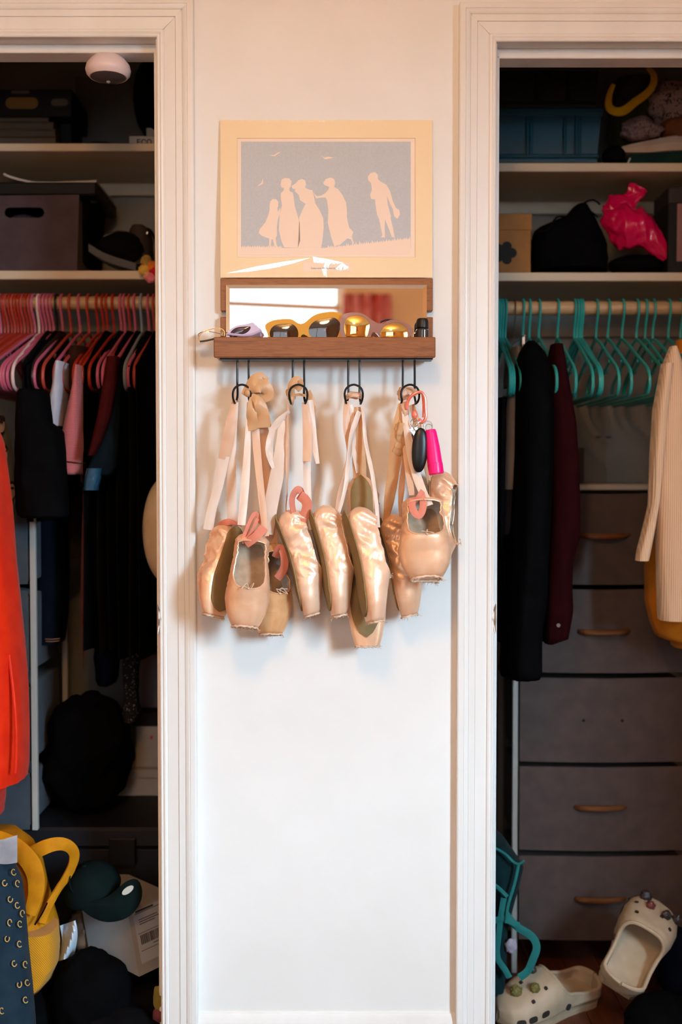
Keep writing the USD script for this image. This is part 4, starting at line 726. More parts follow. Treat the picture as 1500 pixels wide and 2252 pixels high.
single('pouch', 'small dark red and black pouch lying on the upper left shelf', 'pouch', blob([P(222, 302, .50)[0], .50, SL1 + .012], (.036, .03, .0135), 3, .25), spots('pouch_cloth', (24, 20, 20), (110, 34, 30), 60, .35))
t = Thing('carton', 'white carton with black lettering at the right end of the upper left shelf', 'carton'); A, B = P(284, 300, .435), P(352, 299, .435)
t.part('body', box(A[0], B[0], .435, .55, SL1, B[2], .001), WCARD); tm = meshkit.text_mesh('ECO', .0125, .0006, True); t.part('lettering', xf(tm, np.array([[1, 0, 0], [0, 0, -1], [0, 1, 0]]).T @ np.eye(3) if False else np.array([[1, 0, 0], [0, 0, -1], [0, 1, 0]]), (P(300, 300, .435)[0], .4347, SL1 + .001)), GBLK); t.done()
A2, B2 = P(322, 298, .45), P(352, 281, .45); single('carton', 'small pale square carton on top of the lettered carton', 'carton', box(A2[0], B2[0], .45, .53, B[2] + .0003, B2[2], .001), mat('pale_card', S(150, 146, 136), .7))
# lower shelf
BINC = fabric('mauve_bin_cloth', (66, 54, 58), (74, 62, 66), .9); Yb = .425
t = Thing('storage_bin', 'mauve grey fabric bin with a cut out handle slot on the lower left shelf', 'storage bin')
fr = ppoly([(-70, 431), (174, 428), (168, 640), (-70, 640)], Yb).intersection(sbox(-3, SL2 + .0005, 3, 3)); slot = ppoly([(9, 467), (12, 459), (20, 456), (88, 456), (95, 460), (98, 468), (94, 476), (86, 479), (20, 479), (11, 474)], Yb)
t.part('front_panel', front_poly(fr.difference(slot), .004, Yb), BINC); xa, xb = fr.bounds[0], fr.bounds[2]; zt_ = fr.bounds[3] - .004
t.part('side_panel', box(xb - .010, xb - .006, Yb + .004, Yb + .26, SL2 + .0005, zt_), BINC); t.part('side_panel', box(xa, xa + .004, Yb + .004, Yb + .26, SL2 + .0005, zt_), BINC); t.part('back_panel', box(xa, xb - .006, Yb + .256, Yb + .26, SL2 + .0005, zt_), BINC); t.done()
single('cloth_bundle', 'grey patterned cloth showing through the slot of the mauve bin', 'cloth', blob((P(55, 490, .50)[0], .50, SL2 + .075), (.072, .045, .073), 8, .12), spots('bundle_cloth', (70, 64, 66), (150, 140, 138), 70, .3))
A, B = P(-70, 431, Yb + .01), P(212, 400, Yb + .01); single('binder', 'black binder lying across the top of the mauve bin', 'binder', box(A[0], B[0], Yb + .01, Yb + .24, zt_ + .005, B[2], .004), GBLK)
mg = np.array([[np.array([P(8 + 204 * u, (388 + 20 * min(1, u * 3.0) ** .7 - 6 * max(0, u - .55)) - 1, .44)[0], .44 + .2 * v, P(0, 388 + 20 * min(1, u * 3.0) ** .7 - 8 * max(0, u - .55) - 4, .44)[2] + .002]) for v in np.linspace(0, 1, 6)] for u in np.linspace(0, 1, 24)])
single('magazine', 'white magazine with a curled edge on top of the black binder', 'magazine', sheet(mg, .005), WCARD)
goods('tote_bag', 'black tote bag slumped right of the mauve bin', 'bag', [(432, 184, 216), (470, 180, 226), (530, 178, 216), (592, 176, 216)], .56, .08, BLK1, fold=.006, seed=21)
single('glove', 'crumpled grey and white cloth on top of the black tote bag', 'cloth', blob(P(204, 433, .50), (.020, .02, .016), 9, .4), spots('glove_cloth', (40, 38, 38), (150, 142, 136), 120, .3))
t = Thing('sneaker', 'dark sneaker with a grey sole on the lower left shelf', 'sneaker')
ce = spline([P(196, 545, .44), P(225, 563, .44), P(262, 577, .44), P(300, 588, .44)], 24); ce[:, 2] = np.maximum(ce[:, 2], SL2 + .010)
so = loft([[p + np.array([0, .035, 0]) + np.array([0, w_, h_]) for w_, h_ in ((-.04, -.009), (-.042, 0), (-.04, .009), (.04, .009), (.042, 0), (.04, -.009))] for p in ce])
t.part('sole', so, mat('grey_rubber', S(70, 70, 72), .7), label='grey rubber sole'); ct = (ce[4] + ce[-1]) / 2
t.part('upper', blob(ct + [.004, .035, .034], (.058, .036, .040), 6, .15), BLK2); t.part('shoelace', tube(spline([ct + [-.03, 0, .055], ct + [-.01, -.01, .06], ct + [.0, .01, .07], ct + [.02, -.005, .066]], 16), .0015), GREY); t.done()
t = Thing('boot', 'dark brown boot standing at the right end of the lower left shelf', 'boot')
t.part('shaft', pxloft([(500, 292, 322), (508, 286, 332), (530, 282, 336), (560, 279, 336), (588, 279, 338)], .50, .035, .003, 4, 4), mat('brown_suede', S(34, 22, 17), .8, S(44, 30, 23), 60))
t.part('pull_strap', tube(spline([P(318, 502, .49), P(332, 508, .48), P(340, 525, .48), P(343, 560, .485)], 16), .003), BLK2); t.part('buckle', ellipsoid(P(324, 512, .462), (.004, .003, .005), 2), STEEL); t.done()
t = Thing('cloth_toy', 'small yellow, red and pink cloth toy hanging over the lower left shelf edge', 'toy')
for (px, py, r_, c_) in ((322, 574, 12, (150, 120, 60)), (318, 594, 13, (200, 160, 70)), (334, 586, 12, (206, 110, 40)), (341, 598, 13, (170, 20, 40)), (331, 610, 13, (200, 110, 120)), (324, 606, 9, (206, 150, 110))):
    t.part('patch', blob(P(px, py, .405), (r_ / 960, .012, r_ / 960), px, .3), fabric(f'toy_cloth_{px}', c_))
t.done()
# motion light under the left door head
t = Thing('puck_light', 'round white stick-on motion light under the left closet head', 'light'); c = P(238, 150, .06); zt_ = PZ(116, .034) - .0005
zl = P(238, 166, .06)[2]
t.part('housing', lathe([(0, zt_), (.030, zt_), (.034, zt_ - .004), (.042, zt_ - .014), (.0445, zt_ - .024), (.0425, zl + .002), (.037, zl - .004), (.0365, zl - .004), (0, zl - .003)], 40, (c[0], .06, 0)), plastic('white_plastic', (226, 206, 206), .35))
t.part('lens', lathe([(0, zl - .0115), (.012, zl - .0108), (.026, zl - .008), (.034, zl - .0045), (.036, zl - .003), (0, zl - .003)], 40, (c[0], .06, 0)), plastic('grey_lens', (84, 74, 74), .18), label='grey lens'); t.part('sensor', ellipsoid((c[0], .06, zl - .0125), (.004, .004, .003), 2), plastic('clear_sensor', (150, 140, 132), .1)); t.done()

# ---- left closet: trunk, drawer tower and boxes
TZ = .42
t = Thing('storage_box', 'dark navy lidded storage box on the left closet floor', 'storage box'); NVP = plastic('navy_plastic', (9, 11, 19), .55)
t.part('body', box(-1.02, -.36, .262, .70, .004, TZ - .045, .008), NVP); t.part('lid', box(-1.03, -.35, .252, .71, TZ - .045, TZ, .006), NVP)
for x in (-.9, -.48): t.part('latch', box(x - .03, x + .03, .244, .2525, TZ - .08, TZ - .02, .003), plastic('black_latch', (10, 10, 11), .4))
t.done()
FRAMEP = mat('white_frame_enamel', S(166, 162, 156), .4); DRW1 = fabric('daylight_tinted_drawer_cloth', (60, 65, 72), (66, 72, 80)); DRW2 = fabric('taupe_drawer_cloth', (76, 66, 64), (84, 72, 69), .9, .0)  # left drawers: blue of the daylight put into the taupe cloth colour
WHAND = mat('wood_handle', S(108, 66, 36), .35, S(96, 56, 28), 30, stretch=(1, 6, 6))
def tower(label, xl, xr, Y, ytop, rows, feet, fabric_, handles, depth, xcs, z0):
    """A drawer tower: white frame, cloth drawers; rows are the drawers' top and bottom edges in the photograph."""
    t = Thing('drawer_tower', label, 'chest of drawers'); ztop = PZ(ytop, Y); bw = .0125
    t.part('top_panel', box(xl, xr, Y - .004, Y + depth, ztop - .014, ztop, .002), FRAMEP)
    for x, y in ((xl, Y), (xr - bw, Y), (xl, Y + depth - bw), (xr - bw, Y + depth - bw)): t.part('post', box(x, x + bw, y, y + bw, z0, ztop - .014, .001), FRAMEP)
    t.part('bottom_rail', box(xl + bw, xr - bw, Y + depth - bw, Y + depth, z0 + .004, z0 + .016, .001), FRAMEP)
    for i, (ya, yb) in enumerate(rows):
        za, zb_ = PZ(yb, Y), PZ(ya, Y); gx = np.linspace(xl + bw + .003, xr - bw - .003, 17); gz = np.linspace(0, 1, 9); sag = lambda u: .0045 * math.sin(PI * u)
        g = np.array([[(x, Y - .006 + .002 * meshkit.noise(np.array([x * 14, v * 3, i * 5.0])) - .004 * math.sin(PI * u) * math.sin(PI * v), (za + .004 + (zb_ - za - .008) * v) - sag(u) * (v > .5) * (2 * v - 1) * 1.2 - sag(u) * .7 * (1 - v)) for u, x in zip(np.linspace(0, 1, 17), gx)] for v in gz])
        d = t.part('drawer', sheet(g, .004), fabric_); t.part('drawer_box', box(xl + bw + .004, xr - bw - .004, Y + .004, Y + depth - .02, za + .008, zb_ - .016, .003), fabric_, d)
        if handles and handles[i] is not None:
            x0, x1, hy = handles[i]; pts = [P(x0 + 2, hy + 1, Y - .008), P(x0 + 10, hy + 3, Y - .018), P((x0 + x1) / 2, hy + 6, Y - .028), P(x1 - 10, hy + 3, Y - .018), P(x1 - 2, hy + 1, Y - .008)]
            rr = np.interp(np.linspace(0, 1, 24), [0, .15, .5, .85, 1], [.0045, .0068, .0078, .0068, .0045]); t.part('handle', tube(spline(pts, 24), rr, 10), WHAND, d, 'curved wooden handle')
        elif handles:
            for x in xcs: t.part('screw_hole', xf(lathe([(0, 0), (.0032, 0), (.0032, .002), (0, .002)], 12), rot([1, 0, 0], 90), P(x, (ya + yb) / 2 + 4, Y - .0132)), GBLK, d)
    return t.done()
tower('tall drawer tower with cloth drawers tinted blue by daylight at the left edge', PX(80, .235, 1500) - .42, PX(80, .235, 1500), .235, 1092, [(1106, 1288), (1294, 1488), (1494, 1688), (1694, 1826)], 0, DRW1, None, .28, (), TZ + .0005)
t = Thing('carton', 'flat white lidded carton on the navy storage box in the left closet', 'carton'); A, B = P(241, 1755, .49), P(372, 1692, .49)
t.part('body', box(A[0], B[0], .49, .70, TZ + .0005, B[2] - .008, .002), WCARD); t.part('lid', box(A[0] - .003, B[0] + .003, .487, .703, B[2] - .022, B[2], .002), WCARD); zc1 = B[2]; t.done()
t = Thing('carton', 'white ribbed carton with a red dot, on the flat lidded carton', 'carton'); A, B = P(298, 1680, .50), P(372, 1598, .50)
t.part('body', box(A[0], B[0], .504, .68, zc1 + .0005, B[2], .002), WCARD)
for k in range(14): t.part('rib', box(A[0] + .002 + k * .0054, A[0] + .005 + k * .0054, .5025, .5045, zc1 + .004, B[2] - .022), WCARD)
t.part('red_dot', oval(333, 1622, 3, 4, .5015), plastic('red_dot', (190, 40, 60), .5), label='red dot'); zc2 = B[2]; t.done()
A, B = P(262, 1598, .50), P(372, 1566, .50); single('folder', 'black folder lying on the ribbed white carton', 'folder', box(A[0] + .03, B[0], .50, .69, zc2 + .0005, B[2], .003), GBLK); zc3 = B[2]
A, B = P(304, 1566, .52), P(372, 1440, .52); single('carton', 'grey carton standing on the black folder', 'carton', box(A[0], B[0], .54, .69, zc3 + .0005, B[2], .003), mat('grey_card', S(116, 112, 112), .8))
single('duffel_bag', 'big rounded black bag slumped on the navy storage box in the left closet', 'bag', blob((P(190, 1650, .38)[0], .38, TZ + .135), (.100, .09, .14), 12, .28), BLK1)
# ================================================================== left closet floor
rows = [(1838, -70, 30), (1860, -80, 66), (1900, -85, 88), (1960, -85, 100), (2040, -85, 122), (2100, -85, 128), (2140, -85, 118), (2165, -80, 96)]
MUST = fabric('mustard_canvas', (196, 128, 8), (178, 112, 4), .75, .0, .3, 800)
t = Thing('backpack', 'mustard yellow backpack with a ribbed front pocket in the lower left corner', 'backpack')
t.part('body', pxloft(rows, .10, .075, .006, 5, 31, sup=3), MUST, smooth=60)
pk = [(2038, 36, 124), (2080, 40, 128), (2120, 44, 124), (2150, 50, 108), (2162, 56, 96)]
t.part('front_pocket', pxloft(pk, .055, .05, .003, 5, 33, sup=3), stripes('mustard_mesh', (176, 114, 8), (206, 146, 26), 120, 'diagonal'), smooth=60, label='ribbed mesh pocket')
t.part('shoulder_strap', strip(spline([P(64, 1880, .06), P(88, 1868, .05), P(118, 1857, .055), P(145, 1858, .07), P(163, 1878, .085), P(156, 1910, .09), P(132, 1950, .08), P(108, 1990, .06), P(92, 2032, .03)], 50), np.array([28, 30, 26, 22, 20, 18, 16, 14]) / 1050, (0, -1, .25), .004, (0, 0, 40, 50, 10), .002, 3), MUST)
t.part('top_flap', strip(spline([P(-10, 1842, .05), P(40, 1868, .035), P(74, 1910, .025), P(80, 1960, .02), P(66, 2010, .015)], 40), np.array([34, 40, 40, 34, 26]) / 1080, (0, -1, .2), .004, 0, .002, 4), MUST)
t.part('zip_pull', tube(spline([P(104, 1985, .035), P(92, 2010, .025), P(76, 2034, .012)], 16), .0016, 6), BLK1)
t.done()
rows = [(1868, -70, 6), (1900, -70, 26), (1940, -70, 46), (1990, -70, 52), (2080, -70, 60), (2160, -70, 68), (2252, -70, 76), (2330, -70, 76)]
DUSK = fabric('dusk_blue_cloth', (28, 44, 56), (36, 52, 64), .8)
GOLDP = mat('gold_print', S(190, 152, 84), .7); ex = []
for gx, gy, a_ in ((30, 1917, 20), (10, 1941, 0), (39, 1942, 60), (22, 1977, -20), (38, 1990, 15), (50, 2008, 80), (44, 2031, 40), (15, 2064, -35), (43, 2075, 30), (31, 2118, 0), (56, 2120, 60), (42, 2165, -60), (56, 2198, 20), (4, 2222, 30), (22, 2028, 70), (60, 2160, 10)):
    a_ = math.radians(a_); pts = []
    for u in np.linspace(.2, 5.2, 12):
        r_ = 7.5 * (1 - .09 * u); x_, y_ = gx + r_ * math.cos(u + a_) * .8, gy + r_ * 1.15 * math.sin(u + a_); pts.append(P(x_, y_, surf_y(x_, y_, rows, -.01, .05) - .0006))
    ex.append(('printed_motif', tube(np.array(pts), .0011, 5), GOLDP, None))
cl_ = np.array([[P(-20 + 58 * u, 1850 + 46 * v - 14 * u * (1 - v) + 4 * math.sin(u * 3), -.055 + .012 * v) for u in np.linspace(0, 1, 12)] for v in np.linspace(0, 1, 8)])
ex.append(('lining_flap', sheet(cl_, .002), fabric('pale_grey_lining', (150, 150, 158)), 'pale grey turned out lining'))
goods('patterned_skirt', 'dusk blue cloth with gold printed motifs in the lower left corner', 'skirt', rows, -.01, .05, DUSK, ex, fold=.001, seed=35)
t = Thing('baseball_cap', 'dark green baseball cap with a pale oval sticker on its brim', 'cap'); CAPM = fabric('dark_green_cloth', (12, 22, 22), (16, 27, 27), sheen=0); cy = .13
cc = P(205, 1956, cy); dm = trimesh.creation.icosphere(3); v = dm.vertices; v[:, 2] = np.where(v[:, 2] < 0, v[:, 2] * .35, v[:, 2]); dm.vertices = v * [.060, .062, .058]
R_ = rot([0, 1, 0], -16) @ rot([1, 0, 0], 14); t.part('crown', xf(dm, R_, cc), CAPM)
bo = [(176, 1992), (200, 2016), (240, 2028), (280, 2018), (306, 1990), (312, 1955), (300, 1934), (276, 1940), (250, 1962), (214, 1980)]
t.part('brim', domed(bo, cy - .060, .009, 10), CAPM)
c0 = P(281, 1958, cy - .0690); stp = np.array([c0 + np.array([(13.5 * math.cos(a) * math.cos(-.55) - 7 * math.sin(a) * math.sin(-.55)) / 1090, .004 * math.cos(a), -(13.5 * math.cos(a) * math.sin(-.55) + 7 * math.sin(a) * math.cos(-.55)) / 1090]) for a in np.linspace(0, 2 * PI, 22, endpoint=False)])
t.part('size_sticker', loft([stp + [0, .0012, 0], stp]), mat('pale_sticker', S(176, 170, 158), .5), label='pale oval sticker')
t.part('back_strap', tube(spline([P(158, 1912, .10), P(153, 1935, .085), P(158, 1958, .08), P(172, 1970, .08)], 16), .0016, 6), CAPM); t.part('button', ellipsoid(cc + R_ @ np.array([0, 0, .058]), (.006, .006, .003), 2), CAPM); t.done()
# shipping carton, tilted, corner towards the room
t = Thing('shipping_carton', 'tilted white shipping carton with a printed barcode label', 'carton')
B0, A0 = P(306, 2148, .075), P(280, 2005, .115); Rr, Ll = P(402, 2098, .15), P(196, 2092, .16); eu, er, el = A0 - B0, Rr - B0, Ll - B0
er = er - eu * (er @ eu) / (eu @ eu) * .2
cor = np.array([B0 + a * eu + b * er + c * el for a in (0, 1) for b in (0, 1) for c in (0, 1)]); WC2 = mat('white_corrugated', S(140, 138, 138), .75, S(128, 126, 126), 10); t.part('body', trimesh.convex.convex_hull(cor), WC2, smooth=False)
nr = np.cross(er, eu); nr /= np.linalg.norm(nr); nr = nr if nr[1] < 0 else -nr
def onface(u0, u1, v0, v1, lift):
    return np.array([B0 + eu * v + er * u + nr * lift for u, v in ((u0, v0), (u1, v0), (u1, v1), (u0, v1))])
def slab(u0, u1, v0, v1, th=.0006, l0=.0003): return loft([onface(u0, u1, v0, v1, l0), onface(u0, u1, v0, v1, l0 + th)])
lab = t.part('label', slab(.10, .98, .16, .97, .0004), mat('label_paper', S(150, 153, 160), .6)); INKD = mat('label_ink', S(40, 42, 48), .7)
for v, u0, u1, h in ((.60, .14, .96, .008), (.335, .14, .96, .008), (.905, .14, .80, .010), (.62, .16, .5, .0), (.385, .42, .9, .012), (.80, .2, .62, .012), (.765, .2, .7, .012), (.73, .2, .55, .012)):
    if h: t.part('printed_line', slab(u0, u1, v, v + h, .0005, .0005), INKD, lab)
t.part('printed_block', slab(.16, .56, .925, .955, .0005, .0005), INKD, lab); rb = random.Random(5); u = .17
while u < .92:
    w_ = rb.choice([.008, .014, .022]); t.part('barcode_bar', slab(u, u + w_, .43, .575, .0005, .0005), INKD, lab); u += w_ + rb.choice([.008, .012])
t.done()
pg = np.array([[P(132 + 34 * u + 4 * math.sin(v * 4), 2036 + 78 * v - 12 * u, .12 + .02 * math.sin(u * 5 + v * 3)) for u in np.linspace(0, 1, 10)] for v in np.linspace(0, 1, 12)])
single('paper_sheet', 'crumpled bluish white paper between the backpack and the shipping carton', 'paper', sheet(pg, .001), mat('blue_white_paper', S(200, 212, 226), .7))
single('paper_bag', 'crumpled brown paper bag behind the shipping carton', 'bag', blob(P(196, 2060, .21), (.050, .035, .060), 14, .35, 3), mat('brown_paper', S(110, 84, 66), .8, S(96, 72, 56), 20))
def heap(label, px, py, Y, rx, mt, seed, ry=.07):
    c = P(px, py, Y); top = P(px, py, Y)[2]; single('clothes_heap', label, 'clothes', blob((c[0], Y, top / 2), (rx, ry, top / 2 * 1.02), seed, .18, 2.5), mt)
heap('black clothes heap in the middle of the left closet floor', 205, 2092, .10, .092, BLK1, 41, .085)
heap('black clothes heap under the shipping carton', 322, 2150, .13, .085, BLK2, 42, .08)
heap('black clothes heap under the mustard backpack', 40, 2150, .12, .10, BLK1, 43, .08)
heap('low black clothes heap at the front of the left closet floor', 262, 2215, .05, .11, BLK2, 44, .05)
t = Thing('plush_toy', 'small olive and plum soft toy at the foot of the middle wall', 'toy'); t.part('body', blob(P(352, 2198, .045), (.014, .012, .030), 45, .2), fabric('olive_plush', (126, 112, 50))); t.part('foot', blob(P(350, 2232, .04), (.013, .012, .014), 46, .2), fabric('plum_plush', (104, 54, 60))); t.done()

# ================================================================== right closet: shelves
TEALP = plastic('dark_teal_plastic', (16, 62, 80), .28); TEALD = plastic('blue_black_plastic', (6, 12, 16), .35)
def tote(label, x0, x1, y0, y1, Y, z0, mt, ribs):
    t = Thing('storage_tote', label, 'storage box'); A, B = P(x0, y1, Y), P(x1, y0, Y); hz = B[2] - z0
    r = lambda x0_, x1_, ya, yb, z: [(x0_, ya, z), (x1_, ya, z), (x1_, yb, z), (x0_, yb, z)]
    t.part('tub', loft([r(A[0] + .012, B[0] - .012, Y + .010, CB - .012, z0), r(A[0] + .008, B[0] - .008, Y + .006, CB - .008, z0 + .008), r(A[0], B[0], Y, CB - .004, B[2] - .016)]), mt, smooth=20)
    t.part('rim', box(A[0] - .005, B[0] + .005, Y - .006, CB - .001, B[2] - .016, B[2], .004), mt)
    for px in ribs:
        x = PX(px, Y, 300); t.part('rib', box(x - .004, x + .004, Y - .004, Y + .02, z0 + hz * .16, B[2] - .018, .002), mt)
    t.part('foot_band', box(A[0] + .004, B[0] - .004, Y - .001, Y + .02, z0 + hz * .12, z0 + hz * .20, .003), mt); return t.done(), B[2]
_, zt_ = tote('dark teal ribbed storage tote on the upper right shelf', 1010, 1322, 238, 352, .44, SR1 + .0005, TEALP, (1160, 1168, 1242, 1268, 1274))
tote('blue black storage tote on top of the teal ribbed tote', 1000, 1318, 140, 214, .45, zt_ + .0005, TEALD, (1180, 1250))
YELC = fabric('yellow_webbing', (206, 154, 12), (216, 164, 18), .7)
PAT = spots('leopard_cloth', (150, 122, 114), (34, 22, 20), 60, .32); OLIVE = fabric('olive_cloth', (40, 42, 22), (50, 50, 28)); RUST = fabric('rust_cloth', (110, 60, 32), (124, 70, 38))
t = Thing('tote_bag', 'dark olive bag with a yellow looped strap on the upper right shelf', 'bag')
t.part('bag_body', pxloft([(180, 1350, 1432), (230, 1340, 1440), (300, 1336, 1446), (338, 1342, 1440), (346, 1346, 1436)], .56, .055, .008, 5, 51), OLIVE, smooth=60)
t.part('strap', strip(spline([P(1349, 186, .500), P(1339, 215, .495), P(1343, 240, .490), P(1362, 246, .486), P(1395, 226, .486), P(1424, 204, .490), P(1438, 180, .495), P(1436, 162, .5), P(1424, 150, .51)], 50), np.array([9, 13, 17, 19, 18, 17, 16, 14, 8]) / 930, (0, -1, 0), .003, 0, .001, 2), YELC, label='yellow strap'); t.done()
single('scarf', 'leopard spotted cloth bundle at the right of the upper right shelf', 'scarf', blob(P(1478, 232, .52), (.060, .05, .062), 52, .35), PAT)
single('scarf', 'pink brown spotted cloth in front of the olive bag', 'scarf', blob(P(1410, 285, .475), (.048, .03, .026), 53, .4), spots('pink_spotted', (140, 112, 106), (40, 26, 26), 80, .3))
single('shirt', 'rust coloured folded cloth below the leopard spotted bundle', 'cloth', blob(P(1490, 285, .50), (.042, .04, .032), 54, .25), RUST)
fold = loft([[np.array([P(x, 330, .47)[0], .47 + dy, PZ(yy2, .47)]) for dy, yy2 in ((0, yb), (-.006, (ya + yb) / 2), (0, ya), (.15, ya), (.15, yb))] for x, ya, yb in ((1368, 322, 334), (1390, 316, 335), (1430, 308, 335), (1470, 300, 331), (1530, 294, 328))])
single('blanket', 'cream folded blanket lying under the spotted cloths', 'blanket', fold, fabric('cream_blanket', (190, 162, 138), (200, 174, 150)))
single('cloth_bundle', 'dark green folded cloth under the cream blanket', 'cloth', loft([[np.array([P(x, 345, .46)[0], .46 + dy, max(SR1 + .0006, PZ(yy2, .46))]) for dy, yy2 in ((0, 380), (-.006, 350), (0, ya), (.16, ya), (.16, 380))] for x, ya in ((1384, 338), (1440, 336), (1530, 331))]), fabric('dark_green_cloth2', (20, 40, 40), (28, 52, 46)))
t = Thing('camera_case', 'small round black case at the edge of the upper right shelf', 'case'); cz = SR1 + .024
t.part('case_body', blob((P(1350, 335, .45)[0], .45, cz), (.027, .024, .0245), 55, .1), BLK1); t.part('loop', ringt((P(1352, 340, .45)[0], .428, cz - .004), .009, .0016, (1, 0, 0)), BLK2); t.part('tag', xf(box(-.002, .002, -.0005, .0005, -.007, .007, .0002), rot([0, 1, 0], 25), (P(1383, 350, .43)[0], .428, SR1 + .007)), WCARD, label='tiny white tag'); t.done()
KRAFT = mat('kraft_card', S(150, 104, 52), .75, S(140, 96, 46), 25)
t = Thing('shoe_box', 'tan lidded shoe box with a black flower emblem on the lower right shelf', 'box'); A, B = P(1040, 600, .44), P(1170, 470, .44)
t.part('body', box(A[0] + .002, B[0] - .002, .442, .60, SR2 + .0005, B[2] - .002, .001), KRAFT); t.part('lid', box(A[0], B[0], .44, .602, PZ(506, .44), B[2], .0012), KRAFT)
em = unary_union([Point(*P(1110 + 16 * math.cos(a), 556 + 15 * math.sin(a), .44)[[0, 2]]).buffer(.0115) for a in np.radians([0, 72, 144, 216, 288])] + [Point(*P(1110, 556, .44)[[0, 2]]).buffer(.012)]); t.part('flower_emblem', front_poly(em, .001, .4412), GBLK, label='black flower emblem'); t.done()
t = Thing('drawstring_bag', 'black drawstring bag with looped cords on the lower right shelf', 'bag')
t.part('bag_body', pxloft([(462, 1255, 1284), (480, 1240, 1300), (505, 1180, 1318), (530, 1172, 1330), (570, 1172, 1336), (598, 1174, 1334)], .52, .07, .010, 6, 57), BLK1, smooth=60)
for pts in ([(1180, 508), (1205, 505), (1225, 478), (1243, 476)], [(1270, 465), (1285, 447), (1305, 440), (1320, 450)], [(1272, 462), (1300, 466), (1315, 478)]): t.part('cord', tube(spline([P(a, b, .455) for a, b in pts], 20), .0022, 6), BLK2)
t.done()
HP = mat('hot_pink_film', S(204, 8, 78), .22, S(176, 4, 64), 12, coat=.3)
t = Thing('plastic_bag', 'crinkled hot pink plastic bag lying on the black drawstring bag', 'bag')
def axloft(cs, seed, am, n=36, flat=.75):
    """A loft along pixel centres (px, py, radius px, Y): rings across the path."""
    c = spline([P(a, b, y) for a, b, r, y in cs], 40); rr = np.interp(np.linspace(0, 1, 40), np.linspace(0, 1, len(cs)), [q[2] / 950 for q in cs]); T, N, B = frames(c, up=(0, -1, 0)); th = np.linspace(0, 2 * PI, n, endpoint=False); R = []
    for i in range(40):
        d = 1 + am * (meshkit.fbm(np.stack([np.cos(th) * 2, np.sin(th) * 2, np.full(n, i * .16 + seed)], 1), 3, seed) - .5) * 2; R.append(c[i] + rr[i] * d[:, None] * (flat * np.cos(th)[:, None] * N[i] + np.sin(th)[:, None] * B[i]))
    return loft(R)
t.part('bag_body', axloft([(1326, 472, 14, .46), (1348, 482, 40, .46), (1385, 500, 46, .46), (1420, 520, 36, .46), (1452, 548, 22, .455), (1468, 566, 10, .455)], 3, .42), HP, smooth=50)
t.part('bag_neck', axloft([(1336, 476, 16, .46), (1352, 462, 26, .462), (1376, 446, 20, .466), (1394, 430, 15, .47), (1402, 412, 22, .475)], 5, .55, flat=.45), HP, smooth=50); t.done()
single('cloth_bundle', 'black folded clothes under the hot pink plastic bag', 'clothes', blob((P(1400, 570, .50)[0], .50, SR2 + .028), (.068, .045, .028), 58, .12), BLK1)
t = Thing('box_file', 'tall black box with a pale pink panel, rightmost on the lower right shelf', 'box'); A, B = P(1468, 600, .44), P(1540, 446, .44); t.part('body', box(A[0], B[0], .44, .60, SR2 + .0005, B[2], .002), GBLK); t.part('panel', box(P(1489, 500, .439)[0], B[0] - .002, .4385, .4405, PZ(575, .44), PZ(448, .44), .0005), mat('pale_pink_card', S(130, 90, 88), .6)); t.part('upper_flap', box(A[0] + .006, B[0], .46, .58, B[2], PZ(412, .46), .002), mat('brown_black_card', S(36, 26, 26), .6)); t.done()

# ---- right closet: clothes
goods('shirt', 'pale grey sleeve hanging beside the right door casing edge', 'shirt', [(838, 1119, 1132), (900, 1110, 1138), (980, 1109, 1139), (1060, 1107, 1133), (1076, 1106, 1130)], .28, .03, fabric('pale_grey_knit', (116, 108, 104), (124, 116, 112)),
      [('cuff', pxloft([(1074, 1107, 1130), (1110, 1107, 1127), (1150, 1105, 1124), (1175, 1104, 1118)], .28, .026, .003, 5, 3), fabric('slate_cloth', (34, 34, 42)), 'slate cuff'), ('shoulder', pxloft([(770, 1118, 1140), (800, 1116, 1142), (850, 1112, 1136)], .36, .08, .003, 5, 4), fabric('pale_grey_knit', (156, 146, 142)), None)], fold=.002, seed=61, part='sleeve')
goods('coat', 'black coat hanging against the left side of the right closet', 'coat', [(880, 1080, 1108), (1000, 1078, 1108), (1200, 1076, 1112), (1340, 1078, 1116), (1400, 1080, 1112)], .36, .10, BLK2, fold=.006, seed=62)
goods('coat', 'long black coat left of the maroon shirt', 'coat', [(752, 1158, 1174), (772, 1144, 1194), (806, 1133, 1207), (870, 1130, 1210), (1000, 1129, 1208), (1150, 1122, 1206), (1300, 1114, 1200), (1400, 1106, 1188), (1472, 1100, 1188), (1484, 1103, 1183)], .27, [.03, .05, .08, .09, .09, .09, .09, .09, .09, .08], BLK1, fold=.010, freq=7, seed=63, m=60)
MAR = fabric('maroon_cloth', (32, 5, 8), (38, 7, 10), sheen=0)
goods('shirt', 'maroon long sleeved shirt with a small cuff button', 'shirt', [(758, 1212, 1236), (790, 1206, 1240), (850, 1198, 1248), (930, 1196, 1262), (1040, 1198, 1270), (1120, 1198, 1273), (1180, 1196, 1272), (1235, 1194, 1257), (1290, 1192, 1256), (1340, 1191, 1258), (1385, 1190, 1250), (1402, 1190, 1246), (1412, 1194, 1214)], .29, [.03, .05, .07, .08, .08, .08, .08, .07, .06, .06, .05, .05, .04], MAR,
      [('cuff_button', xf(lathe([(0, 0), (.0042, 0), (.0045, .001), (.004, .002), (0, .0018)], 16), rot([1, 0, 0], 90), P(1228, 1375, .238)), mat('horn_button', S(110, 96, 88), .4), 'small cuff button')], fold=.006, seed=64, m=60)
MST = fabric('mustard_knit', (176, 100, 10), (188, 110, 16))
